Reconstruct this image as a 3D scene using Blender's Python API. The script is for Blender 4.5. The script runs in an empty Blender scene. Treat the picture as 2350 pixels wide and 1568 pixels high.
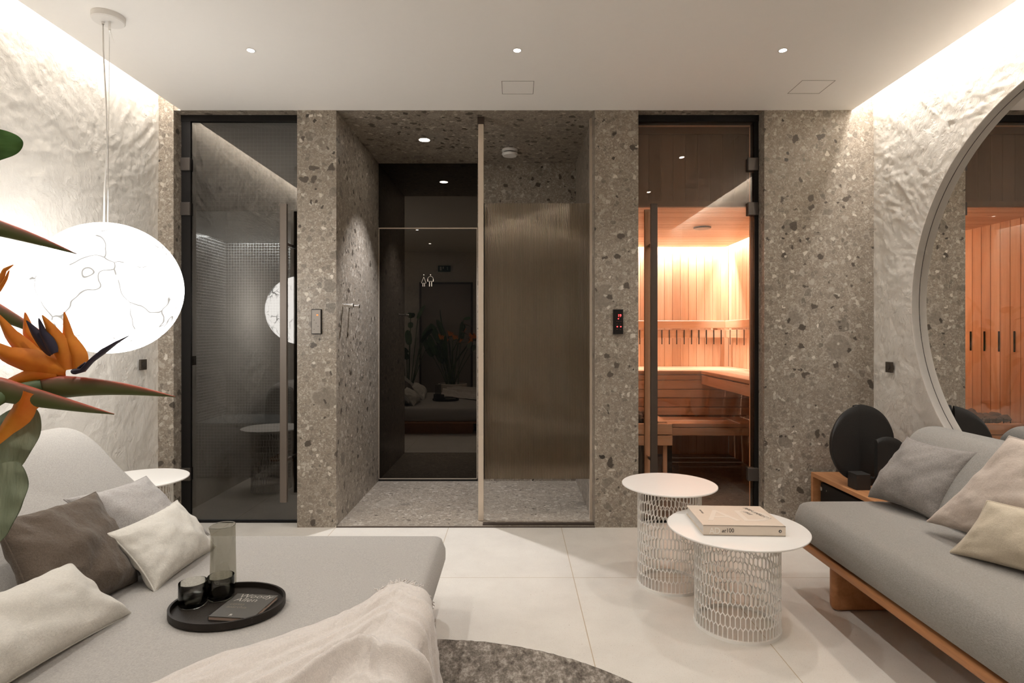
import bpy, bmesh, math, random
from mathutils import Vector, Matrix, noise
random.seed(7)
S = bpy.context.scene
COL = S.collection
H = 1.156            # camera height
F = 1350.0           # focal length in pixels of the 2350 x 1568 frame
CEIL = 2.5

# ------------------------------------------------------------------ camera, world, exposure
cd = bpy.data.cameras.new('camera'); cam = bpy.data.objects.new('camera', cd); COL.objects.link(cam)
cam.location = (0, 0, H); cam.rotation_euler = (math.pi/2, 0, 0)
cd.sensor_width = 36; cd.lens = 36*F/2350; cd.clip_start = 0.02
cd.shift_x = -5/2350; cd.shift_y = -16/2350
S.camera = cam
S.view_settings.view_transform = 'Standard'; S.view_settings.look = 'None'
S.view_settings.gamma = 1; S.view_settings.use_curve_mapping = False
S.view_settings.exposure = 0.93
S.cycles.use_denoising = True
S.cycles.max_bounces = 9; S.cycles.diffuse_bounces = 5; S.cycles.glossy_bounces = 4; S.cycles.use_adaptive_sampling = True; S.cycles.adaptive_threshold = 0.06; S.cycles.adaptive_min_samples = 16
S.cycles.transmission_bounces = 8; S.cycles.transparent_max_bounces = 12
S.cycles.sample_clamp_indirect = 6; S.cycles.caustics_reflective = False; S.cycles.caustics_refractive = False
w = bpy.data.worlds.new('world'); S.world = w; w.use_nodes = True
w.node_tree.nodes['Background'].inputs[0].default_value = (1, .9, .8, 1)
w.node_tree.nodes['Background'].inputs[1].default_value = 0.02

def P(px, py, Y):                     # a point of the room at depth Y, measured from the photograph
    return Vector(((px-1180)/F*Y, Y, H-(py-768)/F*Y))

def lamp(name, kind, loc, energy, color, parent=None, **kw):
    l = bpy.data.lights.new(name, kind); l.energy = energy; l.color = color
    rot = kw.pop('rot', (0, 0, 0))
    for k, v in kw.items(): setattr(l, k, v)
    o = bpy.data.objects.new(name, l); COL.objects.link(o); o.location = loc; o.rotation_euler = rot
    if parent is not None:
        o.parent = parent; o.location = Vector(loc)-ORG[parent.name]
    return o
WARM = (1.0, .965, .92); WARM2 = (1.0, .80, .60); NEUT = (1.0, .975, .945); COOL = (.92, .95, 1.0)
# light strips in the slots above both side walls, in the sauna and in the steam room
lamp('cove_strip', 'AREA', (-2.05, 1.62, 2.70), 11.5, WARM, shape='RECTANGLE', size=.05, size_y=3.75)
lamp('cove_strip', 'AREA', (2.08, 1.62, 2.70), 22, WARM, shape='RECTANGLE', size=.05, size_y=3.75)
lamp('sauna_strip', 'AREA', (1.33, 5.63, 2.10), 24, (1, .97, .95), shape='RECTANGLE', size=1.35, size_y=.03)
lamp('sauna_strip', 'AREA', (2.035, 4.75, 2.10), 18, (1, .97, .95), shape='RECTANGLE', size=.03, size_y=1.7)
lamp('steam_strip', 'AREA', (-1.8, 5.22, 2.03), 10, (.85, .93, 1), shape='RECTANGLE', size=1.4, size_y=.03)
lamp('steam_strip', 'AREA', (-2.53, 4.6, 2.03), 6, (.85, .93, 1), shape='RECTANGLE', size=.03, size_y=1.2)

# ------------------------------------------------------------------ node helpers
class N:
    def __init__(s, name):
        s.m = bpy.data.materials.new(name); s.m.use_nodes = True; s.t = s.m.node_tree
        s.b = s.t.nodes['Principled BSDF']; s.out = s.t.nodes['Material Output']
    def n(s, typ, **kw):
        x = s.t.nodes.new(typ)
        for k, v in kw.items():
            if k.startswith('_'): setattr(x, k[1:], v)
        for k, v in kw.items():
            if k.startswith('_'): continue
            key = int(k[1:]) if k[0] == 'i' and k[1:].isdigit() else k.replace('__', ' ')
            s.set(x.inputs[key], v)
        return x
    def set(s, inp, v):
        if hasattr(v, 'links'): s.t.links.new(v, inp)
        elif hasattr(v, 'outputs'): s.t.links.new(v.outputs[0], inp)
        else:
            if isinstance(v, (tuple, list)) and len(v) == 3 and inp.type == 'RGBA': v = (*v, 1)
            inp.default_value = v
    def math(s, op, a, b=0.0, c=None):
        x = s.n('ShaderNodeMath', _operation=op, i0=a, i1=b)
        if c is not None: s.set(x.inputs[2], c)
        return x.outputs[0]
    def mix(s, f, a, b, mode='MIX'):
        x = s.t.nodes.new('ShaderNodeMix'); x.data_type = 'RGBA'; x.blend_type = mode
        s.set(x.inputs[0], f); s.set(x.inputs[6], a); s.set(x.inputs[7], b); return x.outputs[2]
    def pos(s, sc=(1, 1, 1), obj=False):
        if obj: src = s.n('ShaderNodeTexCoord').outputs['Object']
        else: src = s.n('ShaderNodeNewGeometry').outputs['Position']
        x = s.n('ShaderNodeVectorMath', _operation='MULTIPLY', i0=src, i1=sc); return x.outputs[0]
    def noise(s, v, scale, detail=4, rough=.5, out=0):
        return s.n('ShaderNodeTexNoise', Vector=v, Scale=scale, Detail=detail, Roughness=rough).outputs[out]
    def vor(s, v, scale, feat='F1', out=0, rnd=1.0):
        x = s.n('ShaderNodeTexVoronoi', _feature=feat, Vector=v, Scale=scale, Randomness=rnd); return x.outputs[out]
    def sep(s, c, i): return s.n('ShaderNodeSeparateColor', i0=c).outputs[i]
    def xyz(s, v, i): return s.n('ShaderNodeSeparateXYZ', i0=v).outputs[i]
    def ramp(s, f, stops):
        x = s.n('ShaderNodeValToRGB', i0=f); e = x.color_ramp.elements
        while len(e) < len(stops): e.new(.5)
        for k, (p, c) in enumerate(stops): e[k].position = p; e[k].color = (*c, 1)
        return x.outputs[0]
    def step(s, f, lo, hi): return s.n('ShaderNodeMapRange', i0=f, i1=lo, i2=hi).outputs[0]
    def bump(s, h, strength=.3, dist=.01, nrm=None):
        x = s.n('ShaderNodeBump', Strength=strength, Distance=dist, Height=h)
        if nrm is not None: s.set(x.inputs['Normal'], nrm)
        return x.outputs[0]
    def fin(s, col, rough=.5, nrm=None, metal=0.0, spec=.5, sheen=0):
        s.set(s.b.inputs['Base Color'], col); s.set(s.b.inputs['Roughness'], rough)
        s.set(s.b.inputs['Metallic'], metal); s.b.inputs['Specular IOR Level'].default_value = spec
        if sheen: s.b.inputs['Sheen Weight'].default_value = sheen
        if nrm is not None: s.set(s.b.inputs['Normal'], nrm)
        return s.m

def m_plain(name, col, rough=.5, metal=0.0, spec=.5, noise_amt=.04, bump=0):
    k = N(name); v = k.pos(); f = k.noise(v, 35, 3)
    c = k.mix(f, tuple(x*(1-noise_amt) for x in col), tuple(min(1, x*(1+noise_amt)) for x in col))
    return k.fin(c, rough, k.bump(k.noise(v, 220, 3), bump, .002) if bump else None, metal, spec)

def m_stone(name, gain=1.0, rough=.38):
    k = N(name); p = k.pos()
    d = k.noise(p, 14, 3, .6, 1)
    dv = k.n('ShaderNodeVectorMath', _operation='MULTIPLY_ADD', i0=d, i1=(.075,)*3, i2=p).outputs[0]
    dv2 = k.n('ShaderNodeVectorMath', _operation='MULTIPLY_ADD', i0=k.noise(p, 60, 2, .5, 1), i1=(.016,)*3, i2=p).outputs[0]
    g = lambda c: tuple(x*gain for x in c)
    base = k.ramp(k.noise(p, 9, 6, .65), [(.3, g((.225, .18, .138))), (.7, g((.34, .285, .225)))])
    # fine grit
    c1 = k.vor(dv2, 130, out=1); r1 = k.sep(c1, 0)
    grit = k.ramp(r1, [(0, g((.10, .08, .062))), (.35, g((.23, .188, .147))), (.75, g((.35, .30, .24))), (1, g((.70, .64, .55)))])
    grit = k.mix(.45, grit, k.ramp(k.noise(p, 170, 5, .75), [(.34, g((.10, .08, .062))), (.5, g((.27, .225, .178))), (.66, g((.52, .46, .385)))]))
    col = k.mix(.62, base, grit)
    for sc, thr, edge, stops in (
        (105, .50, .04, [(0, (.13, .105, .082)), (.4, (.25, .205, .162)), (.75, (.40, .345, .28)), (1, (.66, .60, .51))]),
        (40, .68, .05, [(0, (.07, .056, .044)), (.35, (.17, .14, .11)), (.65, (.38, .33, .27)), (1, (.76, .70, .61))])):
        off = k.n('ShaderNodeVectorMath', _operation='ADD', i0=dv2, i1=(sc*.37, sc*.11, sc*.53)).outputs[0]
        cc = k.vor(off, sc, out=1, rnd=.98); de = k.vor(off, sc, 'DISTANCE_TO_EDGE', rnd=.98)
        m = k.math('MULTIPLY', k.math('GREATER_THAN', k.sep(cc, 0), thr), k.step(de, edge, edge+.05))
        chip = k.ramp(k.sep(cc, 1), [(a, g(b)) for a, b in stops])
        chip = k.mix(.5, chip, k.ramp(k.noise(p, 150, 4, .7), [(.3, g((.12, .10, .08))), (.7, g((.44, .38, .31)))]))
        col = k.mix(k.math('MULTIPLY', m, .85), col, chip)
    wob = k.math('SUBTRACT', k.noise(p, 24, 4, .62), .5)
    for sc, thr, r0, r1, am, stops in (
        (16, .58, .10, .36, .88, [(0, (.05, .04, .032)), (.35, (.16, .13, .102)), (.7, (.31, .265, .215)), (1, (.60, .54, .46))]),
        (8.5, .60, .12, .38, .85, [(0, (.07, .057, .045)), (.5, (.18, .15, .118)), (.85, (.33, .285, .23)), (1, (.48, .42, .35))]),
        (3.6, .72, .14, .32, .70, [(0, (.12, .10, .078)), (.6, (.22, .185, .148)), (1, (.33, .285, .235))])):
        off = k.n('ShaderNodeVectorMath', _operation='ADD', i0=dv, i1=(sc*.37, sc*.11, sc*.53)).outputs[0]
        cc = k.vor(off, sc, out=1); dd = k.vor(off, sc)
        dd = k.math('ADD', dd, k.math('MULTIPLY', wob, .34))
        rad = k.math('ADD', k.math('MULTIPLY', k.sep(cc, 2), r1-r0), r0); sel = k.math('GREATER_THAN', k.sep(cc, 0), thr)
        q = k.math('SUBTRACT', rad, dd); m = k.math('MULTIPLY', sel, k.step(q, 0.0, .05))
        rim = k.math('MULTIPLY', sel, k.math('MULTIPLY', k.step(q, -.035, 0.0), k.step(q, .045, .01)))
        chip = k.ramp(k.sep(cc, 1), [(a, g(b)) for a, b in stops])
        chip = k.mix(.5, chip, k.ramp(k.noise(p, 70, 6, .75), [(.3, g((.10, .082, .065))), (.7, g((.42, .365, .30)))]))
        col = k.mix(k.math('MULTIPLY', m, am), col, chip); col = k.mix(k.math('MULTIPLY', rim, .34), col, g((.50, .445, .375)))
    off = k.n('ShaderNodeVectorMath', _operation='ADD', i0=dv, i1=(7.3, 1.9, 4.1)).outputs[0]
    cc = k.vor(off, 17, out=1); dd = k.math('ADD', k.vor(off, 17), k.math('MULTIPLY', wob, .25))
    col = k.mix(k.math('MULTIPLY', k.math('GREATER_THAN', k.sep(cc, 2), .84), k.step(k.math('SUBTRACT', dd, k.math('MULTIPLY', k.sep(cc, 1), .16)), .26, .20)), col,
                k.mix(k.noise(p, 130, 3), g((.03, .024, .019)), g((.13, .105, .08))))
    off = k.n('ShaderNodeVectorMath', _operation='ADD', i0=dv, i1=(2.7, 8.1, 5.9)).outputs[0]
    cc = k.vor(off, 27, out=1); dd = k.math('ADD', k.vor(off, 27), k.math('MULTIPLY', wob, .30))
    col = k.mix(k.math('MULTIPLY', k.math('GREATER_THAN', k.sep(cc, 2), .80), k.step(dd, .34, .28)), col, k.ramp(k.sep(cc, 1), [(0, g((.045, .036, .028))), (.5, g((.10, .082, .064))), (.62, g((.44, .39, .32))), (1, g((.66, .60, .52)))]))
    col = k.mix(k.math('MULTIPLY', k.step(k.noise(p, 1.7, 3), .42, .66), .28), col, g((.17, .14, .11)))
    return k.fin(col, rough, k.bump(k.sep(c1, 1), .08, .001), 0, .4)

def m_plaster(name, col=(.76, .715, .65)):
    k = N(name); p = k.pos()
    d = k.n('ShaderNodeVectorMath', _operation='MULTIPLY_ADD', i0=k.noise(p, 3, 4, .6, 1), i1=(.25,)*3, i2=k.pos((1, 1, .6))).outputs[0]
    def terrace(v, sc, n_):
        h = k.math('MULTIPLY', k.noise(v, sc, 5, .55), n_); f = k.math('FRACT', h)
        return k.math('ADD', k.math('FLOOR', h), k.n('ShaderNodeMapRange', _interpolation_type='SMOOTHSTEP', i0=f, i1=.55, i2=1.0).outputs[0])
    rot = k.n('ShaderNodeVectorRotate', _rotation_type='X_AXIS', Vector=d, Angle=.7).outputs[0]
    an = k.n('ShaderNodeVectorMath', _operation='MULTIPLY', i0=rot, i1=(1, .62, 1.25)).outputs[0]
    msk = k.step(k.noise(p, 2.2, 4, .6), .44, .58)
    n1 = k.bump(k.math('MULTIPLY', terrace(an, 5.0, 9.0), k.math('ADD', k.math('MULTIPLY', msk, .75), .25)), .40, .0045); n1 = k.bump(k.math('MULTIPLY', terrace(an, 13, 7.0), msk), .40, .0026, n1)
    n1 = k.bump(k.noise(d, 26, 8, .70), .60, .012, n1); n2 = k.bump(k.noise(p, 110, 4, .6), .3, .0025, n1)
    c = k.mix(k.noise(p, 3, 4), tuple(x*.93 for x in col), tuple(x*1.05 for x in col))
    return k.fin(c, .75, n2, 0, .25)

def m_floor():
    k = N('limestone_tile'); p = k.pos()
    c = k.ramp(k.noise(p, 5, 6, .65), [(.3, (.62, .575, .515)), (.7, (.70, .655, .59))])
    c = k.mix(k.step(k.noise(p, 240, 2, .6), .60, .72), c, (.52, .44, .35))
    c = k.mix(k.step(k.noise(p, 90, 2, .6), .72, .76), c, (.36, .27, .19))
    x = k.xyz(p, 0); y = k.xyz(p, 1)
    lx = k.math('PINGPONG', k.math('ADD', x, 6.75-.282), .3375)
    ly = k.math('PINGPONG', k.math('ADD', y, 6.75-2.797+1.35), .675)
    l = k.math('MINIMUM', lx, ly); g = k.step(l, .0022, .0010)
    c = k.mix(g, c, (.42, .32, .21))
    return k.fin(c, .42, k.bump(k.noise(p, 30, 4), .05, .002), 0, .4)

def m_wood(name, cols, axis=0, scale=1.0, island=False, rough=.45, obj=False):
    k = N(name); s = [26*scale]*3; s[axis] = 1.6*scale
    v = k.pos(tuple(s), obj); f = k.noise(v, 1.0, 6, .6)
    w2 = k.noise(k.pos(tuple(x*6 for x in s), obj), 1.0, 3, .6)
    f = k.math('ADD', k.math('MULTIPLY', f, .75), k.math('MULTIPLY', w2, .25))
    if island:
        r = k.n('ShaderNodeNewGeometry').outputs['Random Per Island']
        f = k.math('ADD', f, k.math('MULTIPLY', k.math('SUBTRACT', r, .5), .42))
    c = k.ramp(f, [(.25, cols[0]), (.5, cols[1]), (.78, cols[2])])
    return k.fin(c, rough, k.bump(f, .08, .002), 0, .35)

def m_fabric(name, col, sc=900, contrast=.16, rough=.95, bump=.25, sheen=.15, soft=0):
    k = N(name); p = k.pos((1, 1, 1), True)
    a = k.noise(k.pos((1.0, .12, .35), True), sc, 2, .5); b = k.noise(k.pos((.12, 1.0, .35), True), sc, 2, .5)
    f = k.math('MULTIPLY', k.math('ADD', a, b), .5)
    lo = tuple(x*(1-contrast*1.6) for x in col); hi = tuple(min(1, x*(1+contrast*1.6)) for x in col)
    c = k.ramp(f, [(.36, lo), (.64, hi)])
    c = k.mix(k.math('MULTIPLY', k.noise(p, 9, 5, .6), .12), c, tuple(x*.7 for x in col))
    nm = k.bump(f, bump, .0015)
    if soft: nm = k.bump(k.noise(p, 14, 5, .62), soft, .02, nm)
    return k.fin(c, rough, nm, 0, .15, sheen)

def m_glass_sheet(name, tint, refl, rough=0.0):
    """thin tinted sheet: lets tinted light straight through and mirrors a fixed share plus the grazing rise"""
    k = N(name); t = k.t
    tr = k.n('ShaderNodeBsdfTransparent', Color=tint); gl = k.n('ShaderNodeBsdfGlossy', Color=(1, .97, .93), Roughness=rough)
    fr = k.n('ShaderNodeLayerWeight', Blend=.12).outputs[1]
    f = k.math('ADD', refl, k.math('MULTIPLY', fr, .5))
    back = k.n('ShaderNodeNewGeometry').outputs['Backfacing']
    mx = k.n('ShaderNodeMixShader', i0=f); t.links.new(tr.outputs[0], mx.inputs[1]); t.links.new(gl.outputs[0], mx.inputs[2])
    t.links.new(mx.outputs[0], k.out.inputs[0]); return k.m

def m_emit(name, col, st):
    k = N(name); e = k.n('ShaderNodeEmission', Color=col, Strength=st); k.t.links.new(e.outputs[0], k.out.inputs[0]); return k.m

M = {}
M['stone'] = m_stone('ceppo_stone', 1.04); M['plaster'] = m_plaster('rough_plaster'); M['floor'] = m_floor()
M['ceiling'] = m_plain('ceiling_paint', (.93, .90, .86), .85, noise_amt=.01)
M['white'] = m_plain('white_powder_coat', (.82, .79, .75), .38, noise_amt=.01)
M['black'] = m_plain('black_metal', (.009, .0075, .0065), .5, spec=.22)
M['hingem'] = m_plain('dark_hinge_metal', (.10, .085, .075), .35, metal=.6)
M['bronze'] = m_plain('dark_bronze', (.085, .062, .048), .42, metal=.5)
M['champagne'] = m_plain('champagne_metal', (.62, .52, .42), .4, metal=.35)
M['chrome'] = m_plain('chrome', (.8, .78, .75), .15, metal=1)
CED = [(.56, .345, .215), (.68, .455, .305), (.77, .565, .41)]
M['cedar_z'] = m_wood('sauna_wood_upright', CED, 2, island=True)
M['cedar_x'] = m_wood('sauna_wood_lengthwise', CED, 0, island=True)
M['cedar_y'] = m_wood('sauna_wood_crosswise', CED, 1, island=True)
M['teak_y'] = m_wood('sofa_oak', [(.30, .12, .045), (.42, .185, .075), (.52, .25, .11)], 1, 1.3)
M['linen'] = m_fabric('daybed_fabric', (.385, .36, .33), 1300, .15)
M['sofafab'] = m_fabric('sofa_fabric', (.27, .25, .225), 1300, .18)
M['p_grey'] = m_fabric('grey_cushion_fabric', (.37, .345, .325), 700, .13, soft=.15)
M['p_grey2'] = m_fabric('mid_grey_cushion_fabric', (.245, .22, .20), 700, .16, soft=.15)
M['p_brown'] = m_fabric('brown_linen', (.11, .084, .063), 900, .15, soft=.55)
M['p_cream'] = m_fabric('cream_linen', (.60, .565, .505), 900, .06, soft=.4)
M['p_pink'] = m_fabric('blush_linen', (.47, .395, .335), 900, .05, soft=.3)
M['p_sand'] = m_fabric('sand_cotton', (.52, .445, .34), 900, .06, soft=.25)
M['throw'] = m_fabric('wool_throw', (.62, .56, .51), 900, .07, bump=.8, sheen=.5, soft=.35)
M['rubber'] = m_plain('dark_ash_wood', (.020, .015, .0115), .5, spec=.25, bump=.3)

# ------------------------------------------------------------------ mesh helpers
ORG = {}
class B:
    """collects shapes and links them as one mesh object"""
    def __init__(s): s.v = []; s.f = []
    def add(s, vs, fs):
        o = len(s.v); s.v += [Vector(x) for x in vs]; s.f += [tuple(i+o for i in f) for f in fs]; return s
    def box(s, lo, hi, bev=0.0, seg=2):
        x0, y0, z0 = lo; x1, y1, z1 = hi
        if bev <= 0:
            vs = [(x, y, z) for z in (z0, z1) for y in (y0, y1) for x in (x0, x1)]
            return s.add(vs, [(0, 2, 3, 1), (4, 5, 7, 6), (0, 1, 5, 4), (2, 6, 7, 3), (0, 4, 6, 2), (1, 3, 7, 5)])
        bm = bmesh.new(); bmesh.ops.create_cube(bm, size=1)
        for v in bm.verts: v.co = Vector(((x0+x1)/2+v.co.x*(x1-x0), (y0+y1)/2+v.co.y*(y1-y0), (z0+z1)/2+v.co.z*(z1-z0)))
        bmesh.ops.bevel(bm, geom=bm.edges[:], offset=bev, segments=seg, affect='EDGES', profile=.5)
        return s.bm(bm)
    def bm(s, bm, mat=None):
        bm.verts.ensure_lookup_table()
        vs = [v.co.copy() if mat is None else mat @ v.co for v in bm.verts]
        fs = [tuple(v.index for v in f.verts) for f in bm.faces]; bm.free(); return s.add(vs, fs)
    def bar(s, a, b, wx, wy=None, up=Vector((0, 0, 1))):
        a = Vector(a); b = Vector(b); d = (b-a).normalized(); wy = wy or wx
        r = d.cross(up); r = r.normalized() if r.length > 1e-4 else Vector((1, 0, 0)); u = r.cross(d)
        vs = [p+r*i*wx/2+u*j*wy/2 for p in (a, b) for i, j in ((-1, -1), (1, -1), (1, 1), (-1, 1))]
        return s.add(vs, [(0, 1, 2, 3), (7, 6, 5, 4), (0, 4, 5, 1), (1, 5, 6, 2), (2, 6, 7, 3), (3, 7, 4, 0)])
    def tube(s, pts, rad, n=10, cap=True, flat=None):
        pts = [Vector(p) for p in pts]; R = rad if isinstance(rad, (list, tuple)) else [rad]*len(pts)
        prev = None; o = []; fs = []
        for i, p in enumerate(pts):
            d = (pts[min(i+1, len(pts)-1)]-pts[max(i-1, 0)]).normalized()
            if prev is None: r = d.cross(Vector((0, 0, 1)) if abs(d.z) < .9 else Vector((1, 0, 0))).normalized()
            else: r = (prev-d*prev.dot(d)).normalized()
            prev = r; u = d.cross(r)
            for k in range(n):
                a = 2*math.pi*k/n; o.append(p+(r*math.cos(a)+u*math.sin(a)*(flat or 1))*R[i])
        for i in range(len(pts)-1):
            for k in range(n): fs.append((i*n+k, i*n+(k+1) % n, (i+1)*n+(k+1) % n, (i+1)*n+k))
        if cap: fs += [tuple(reversed(range(n))), tuple(range((len(pts)-1)*n, len(pts)*n))]
        return s.add(o, fs)
    def lathe(s, c, prof, n=48, sx=1, sy=1, rot=0):
        c = Vector(c); o = []; fs = []; m = len(prof)
        for k in range(n):
            a = 2*math.pi*k/n
            for r, z in prof:
                x = r*math.cos(a)*sx; y = r*math.sin(a)*sy
                o.append(c+Vector((x*math.cos(rot)-y*math.sin(rot), x*math.sin(rot)+y*math.cos(rot), z)))
        for k in range(n):
            for j in range(m-1):
                a, b2, c2, d = k*m+j, ((k+1) % n)*m+j, ((k+1) % n)*m+j+1, k*m+j+1
                fs.append((a, b2, c2, d))
        return s.add(o, fs)
    def grid(s, fn, nu, nv, flip=False, wrap=False):
        o = [fn(i/nu, j/nv) for j in range(nv+1) for i in range(nu+1)]; fs = []
        for j in range(nv):
            for i in range(nu):
                a = j*(nu+1)+i; q = (a, a+1, a+nu+2, a+nu+1); fs.append(tuple(reversed(q)) if flip else q)
        return s.add(o, fs)

def obj(name, b, mat, parent=None, org=None, smooth=None, weld=True, recalc=True):
    if parent is not None: org = ORG[parent.name]
    elif org is None:
        xs = [v.x for v in b.v]; ys = [v.y for v in b.v]; zs = [v.z for v in b.v]
        org = Vector(((min(xs)+max(xs))/2, (min(ys)+max(ys))/2, min(zs)))
    org = Vector(org)
    me = bpy.data.meshes.new(name); me.from_pydata([v-org for v in b.v], [], b.f)
    bm = bmesh.new(); bm.from_mesh(me)
    if weld: bmesh.ops.remove_doubles(bm, verts=bm.verts, dist=1e-6)
    if recalc: bmesh.ops.recalc_face_normals(bm, faces=bm.faces)
    bm.to_mesh(me); bm.free()
    if smooth is not None:
        for p in me.polygons: p.use_smooth = True
        if smooth < 180: me.set_sharp_from_angle(angle=math.radians(smooth))
    for m in (mat if isinstance(mat, (list, tuple)) else [mat]): me.materials.append(m)
    o = bpy.data.objects.new(name, me); COL.objects.link(o)
    if parent is not None: o.parent = parent; o.location = (0, 0, 0)
    else: o.location = org
    ORG[o.name] = org
    return o
def tag(o, label=None, cat=None, group=None, kind=None):
    if label: o['label'] = label
    if cat: o['category'] = cat
    if group: o['group'] = group
    if kind: o['kind'] = kind
    return o
def thing(name, loc, label, cat, group=None, kind=None):
    o = bpy.data.objects.new(name, None); COL.objects.link(o); o.location = loc; o.empty_display_size = .05
    ORG[o.name] = Vector(loc); return tag(o, label, cat, group, kind)
def struct(name, b, mat, label=None, parent=None, smooth=None):
    o = obj(name, b, mat, parent, smooth=smooth)
    if parent is None: tag(o, label, None, None, 'structure')
    return o
def dup(root, d, label=None):
    r = root.copy(); COL.objects.link(r); r.location = root.location+Vector(d); ORG[r.name] = ORG[root.name]+Vector(d)
    if label: r['label'] = label
    for ch in list(root.children):
        c = ch.copy(); COL.objects.link(c); c.parent = r
        for g in list(ch.children):
            e = g.copy(); COL.objects.link(e); e.parent = c
    return r
def text(name, body, size, mat, mtx, parent, shear=0.0, extrude=.0004, align='LEFT', spacing=1.0, sx=1.0, off=0.0):
    cu = bpy.data.curves.new(name, 'FONT'); cu.body = body; cu.size = size; cu.extrude = extrude; cu.shear = shear; cu.offset = off*size
    cu.align_x = align; cu.space_character = spacing; cu.resolution_u = 3
    t = bpy.data.objects.new('tmp', cu); COL.objects.link(t); dg = bpy.context.evaluated_depsgraph_get()
    me = t.evaluated_get(dg).to_mesh(); b = B(); sc = Matrix.Diagonal((sx, 1, 1, 1))
    b.add([mtx @ sc @ v.co for v in me.vertices], [tuple(p.vertices) for p in me.polygons])
    t.evaluated_get(dg).to_mesh_clear(); bpy.data.objects.remove(t)
    return obj(name, b, mat, parent)
def frame3(o, x, y):
    x = Vector(x).normalized(); y = Vector(y); z = x.cross(y).normalized(); y = z.cross(x)
    m = Matrix((x, y, z)).transposed().to_4x4(); m.translation = Vector(o); return m
def rbox(lo, hi, r, n=10, bulge=0.0, sag=0.0):
    """soft box: rounded edges of radius r, top and sides slightly domed"""
    lo = Vector(lo); hi = Vector(hi); c = (lo+hi)/2; h = (hi-lo)/2; b = B()
    for ax in range(3):
        for sg in (-1, 1):
            a1, a2 = (ax+1) % 3, (ax+2) % 3
            n1 = max(8, min(60, int(h[a1]*2/.03))); n2 = max(8, min(60, int(h[a2]*2/.03)))
            def tt(u, hh):       # denser near the edges
                e = r*1.0/hh if hh > r else .5; return u
            def fn(u, v):
                def warp(q, hh):
                    q = q*2-1; k = min(.9, 1.6*r/hh); s = abs(q)
                    return math.copysign((s*(1-k)/(.7) if s < .7 else (1-k)+(s-.7)/.3*k), q)
                p = Vector((0, 0, 0)); p[ax] = sg*h[ax]; p[a1] = warp(u, h[a1])*h[a1]; p[a2] = warp(v, h[a2])*h[a2]
                inner = Vector([max(-(h[i]-r), min(h[i]-r, p[i])) for i in range(3)])
                d = p-inner
                if d.length > 1e-9: p = inner+d.normalized()*r
                uu = [p[i]/h[i] for i in range(3)]
                if bulge:
                    p.z += math.copysign(bulge, p.z)*(1-uu[0]**2)*(1-uu[1]**2)*abs(uu[2]) if p.z > 0 else 0
                    p.x += bulge*.6*uu[0]*(1-uu[2]**2); p.y += bulge*.6*uu[1]*(1-uu[2]**2)
                return c+p
            b.grid(fn, n1, n2)
    return b
def weldobj(name, b, mat, parent=None, smooth=180, **k):
    o = obj(name, b, mat, parent, smooth=smooth, **k); return o
def pillow_b(center, uh, vh, th, pinch=.09, seed=0, wr=.009, n=44, sag=0.0):
    """stuffed cushion: half-vectors uh and vh span its face, th is half its thickness"""
    c = Vector(center); U = Vector(uh); V = Vector(vh); W = U.cross(V).normalized(); b = B(); sd = Vector((seed*3.1, seed*1.7, seed*.9))
    for side in (1, -1):
        def fn(a, e):
            u = math.sin((a*2-1)*math.pi/2); v = math.sin((e*2-1)*math.pi/2)
            pu = u*(1-pinch*(1-abs(v)**2.2)); pv = v*(1-pinch*(1-abs(u)**2.2))
            t = ((1-u*u)*(1-v*v)); t = max(t, 0)**.42
            p = c+U*pu+V*pv
            q = Vector((u*U.length, v*V.length, side*.3))*9+sd
            ed = 1-min(1, (1-max(abs(u), abs(v)))*3.2)
            wz = noise.noise(q*1.1)*wr*1.2+noise.noise(q*2.6)*wr*(.5+.8*ed)
            ang = math.atan2(v*V.length, u*U.length)
            wz += wr*.22*math.sin(ang*26+noise.noise(q)*3)*ed
            env = min(1, t*1.6)
            # sag: filling drops to the -v side
            tt = th*t*(1-sag*v)
            return p+W*side*(tt+wz*env)+W*(noise.noise(q*.45)*wr*1.5*env)
        b.grid(fn, n, n, flip=side < 0)
    return b
def seam_b(center, uh, vh, pinch=.09, r=.0028, n=20):
    c = Vector(center); U = Vector(uh); V = Vector(vh); pts = []
    for k in range(4*n):
        s = k/n; q = math.sin(((s % 1)*2-1)*math.pi/2)
        u, v = [(q, -1), (1, q), (-q, 1), (-1, -q)][int(s)]
        pts.append(c+U*u*(1-pinch*(1-abs(v)**2.2))*1.003+V*v*(1-pinch*(1-abs(u)**2.2))*1.003)
    pts.append(pts[0]); return B().tube(pts, r, 6, cap=False)
def cushion(name, BL, BR, TL, TR, th, mat, label, group, seed, pinch=.09, wr=.010, sag=.15, back=0.0):
    BL, BR, TL, TR = map(Vector, (BL, BR, TL, TR)); c = (BL+BR+TL+TR)/4
    U = (BR-BL+TR-TL)/4; V = (TL-BL+TR-BR)/4
    o = obj(name, pillow_b(c, U, V, th, pinch, seed, wr, sag=sag), mat, smooth=180)
    tag(o, label, 'cushion', group)
    obj('piping', seam_b(c, U, V, pinch), mat, o, smooth=180)
    return o

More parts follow.
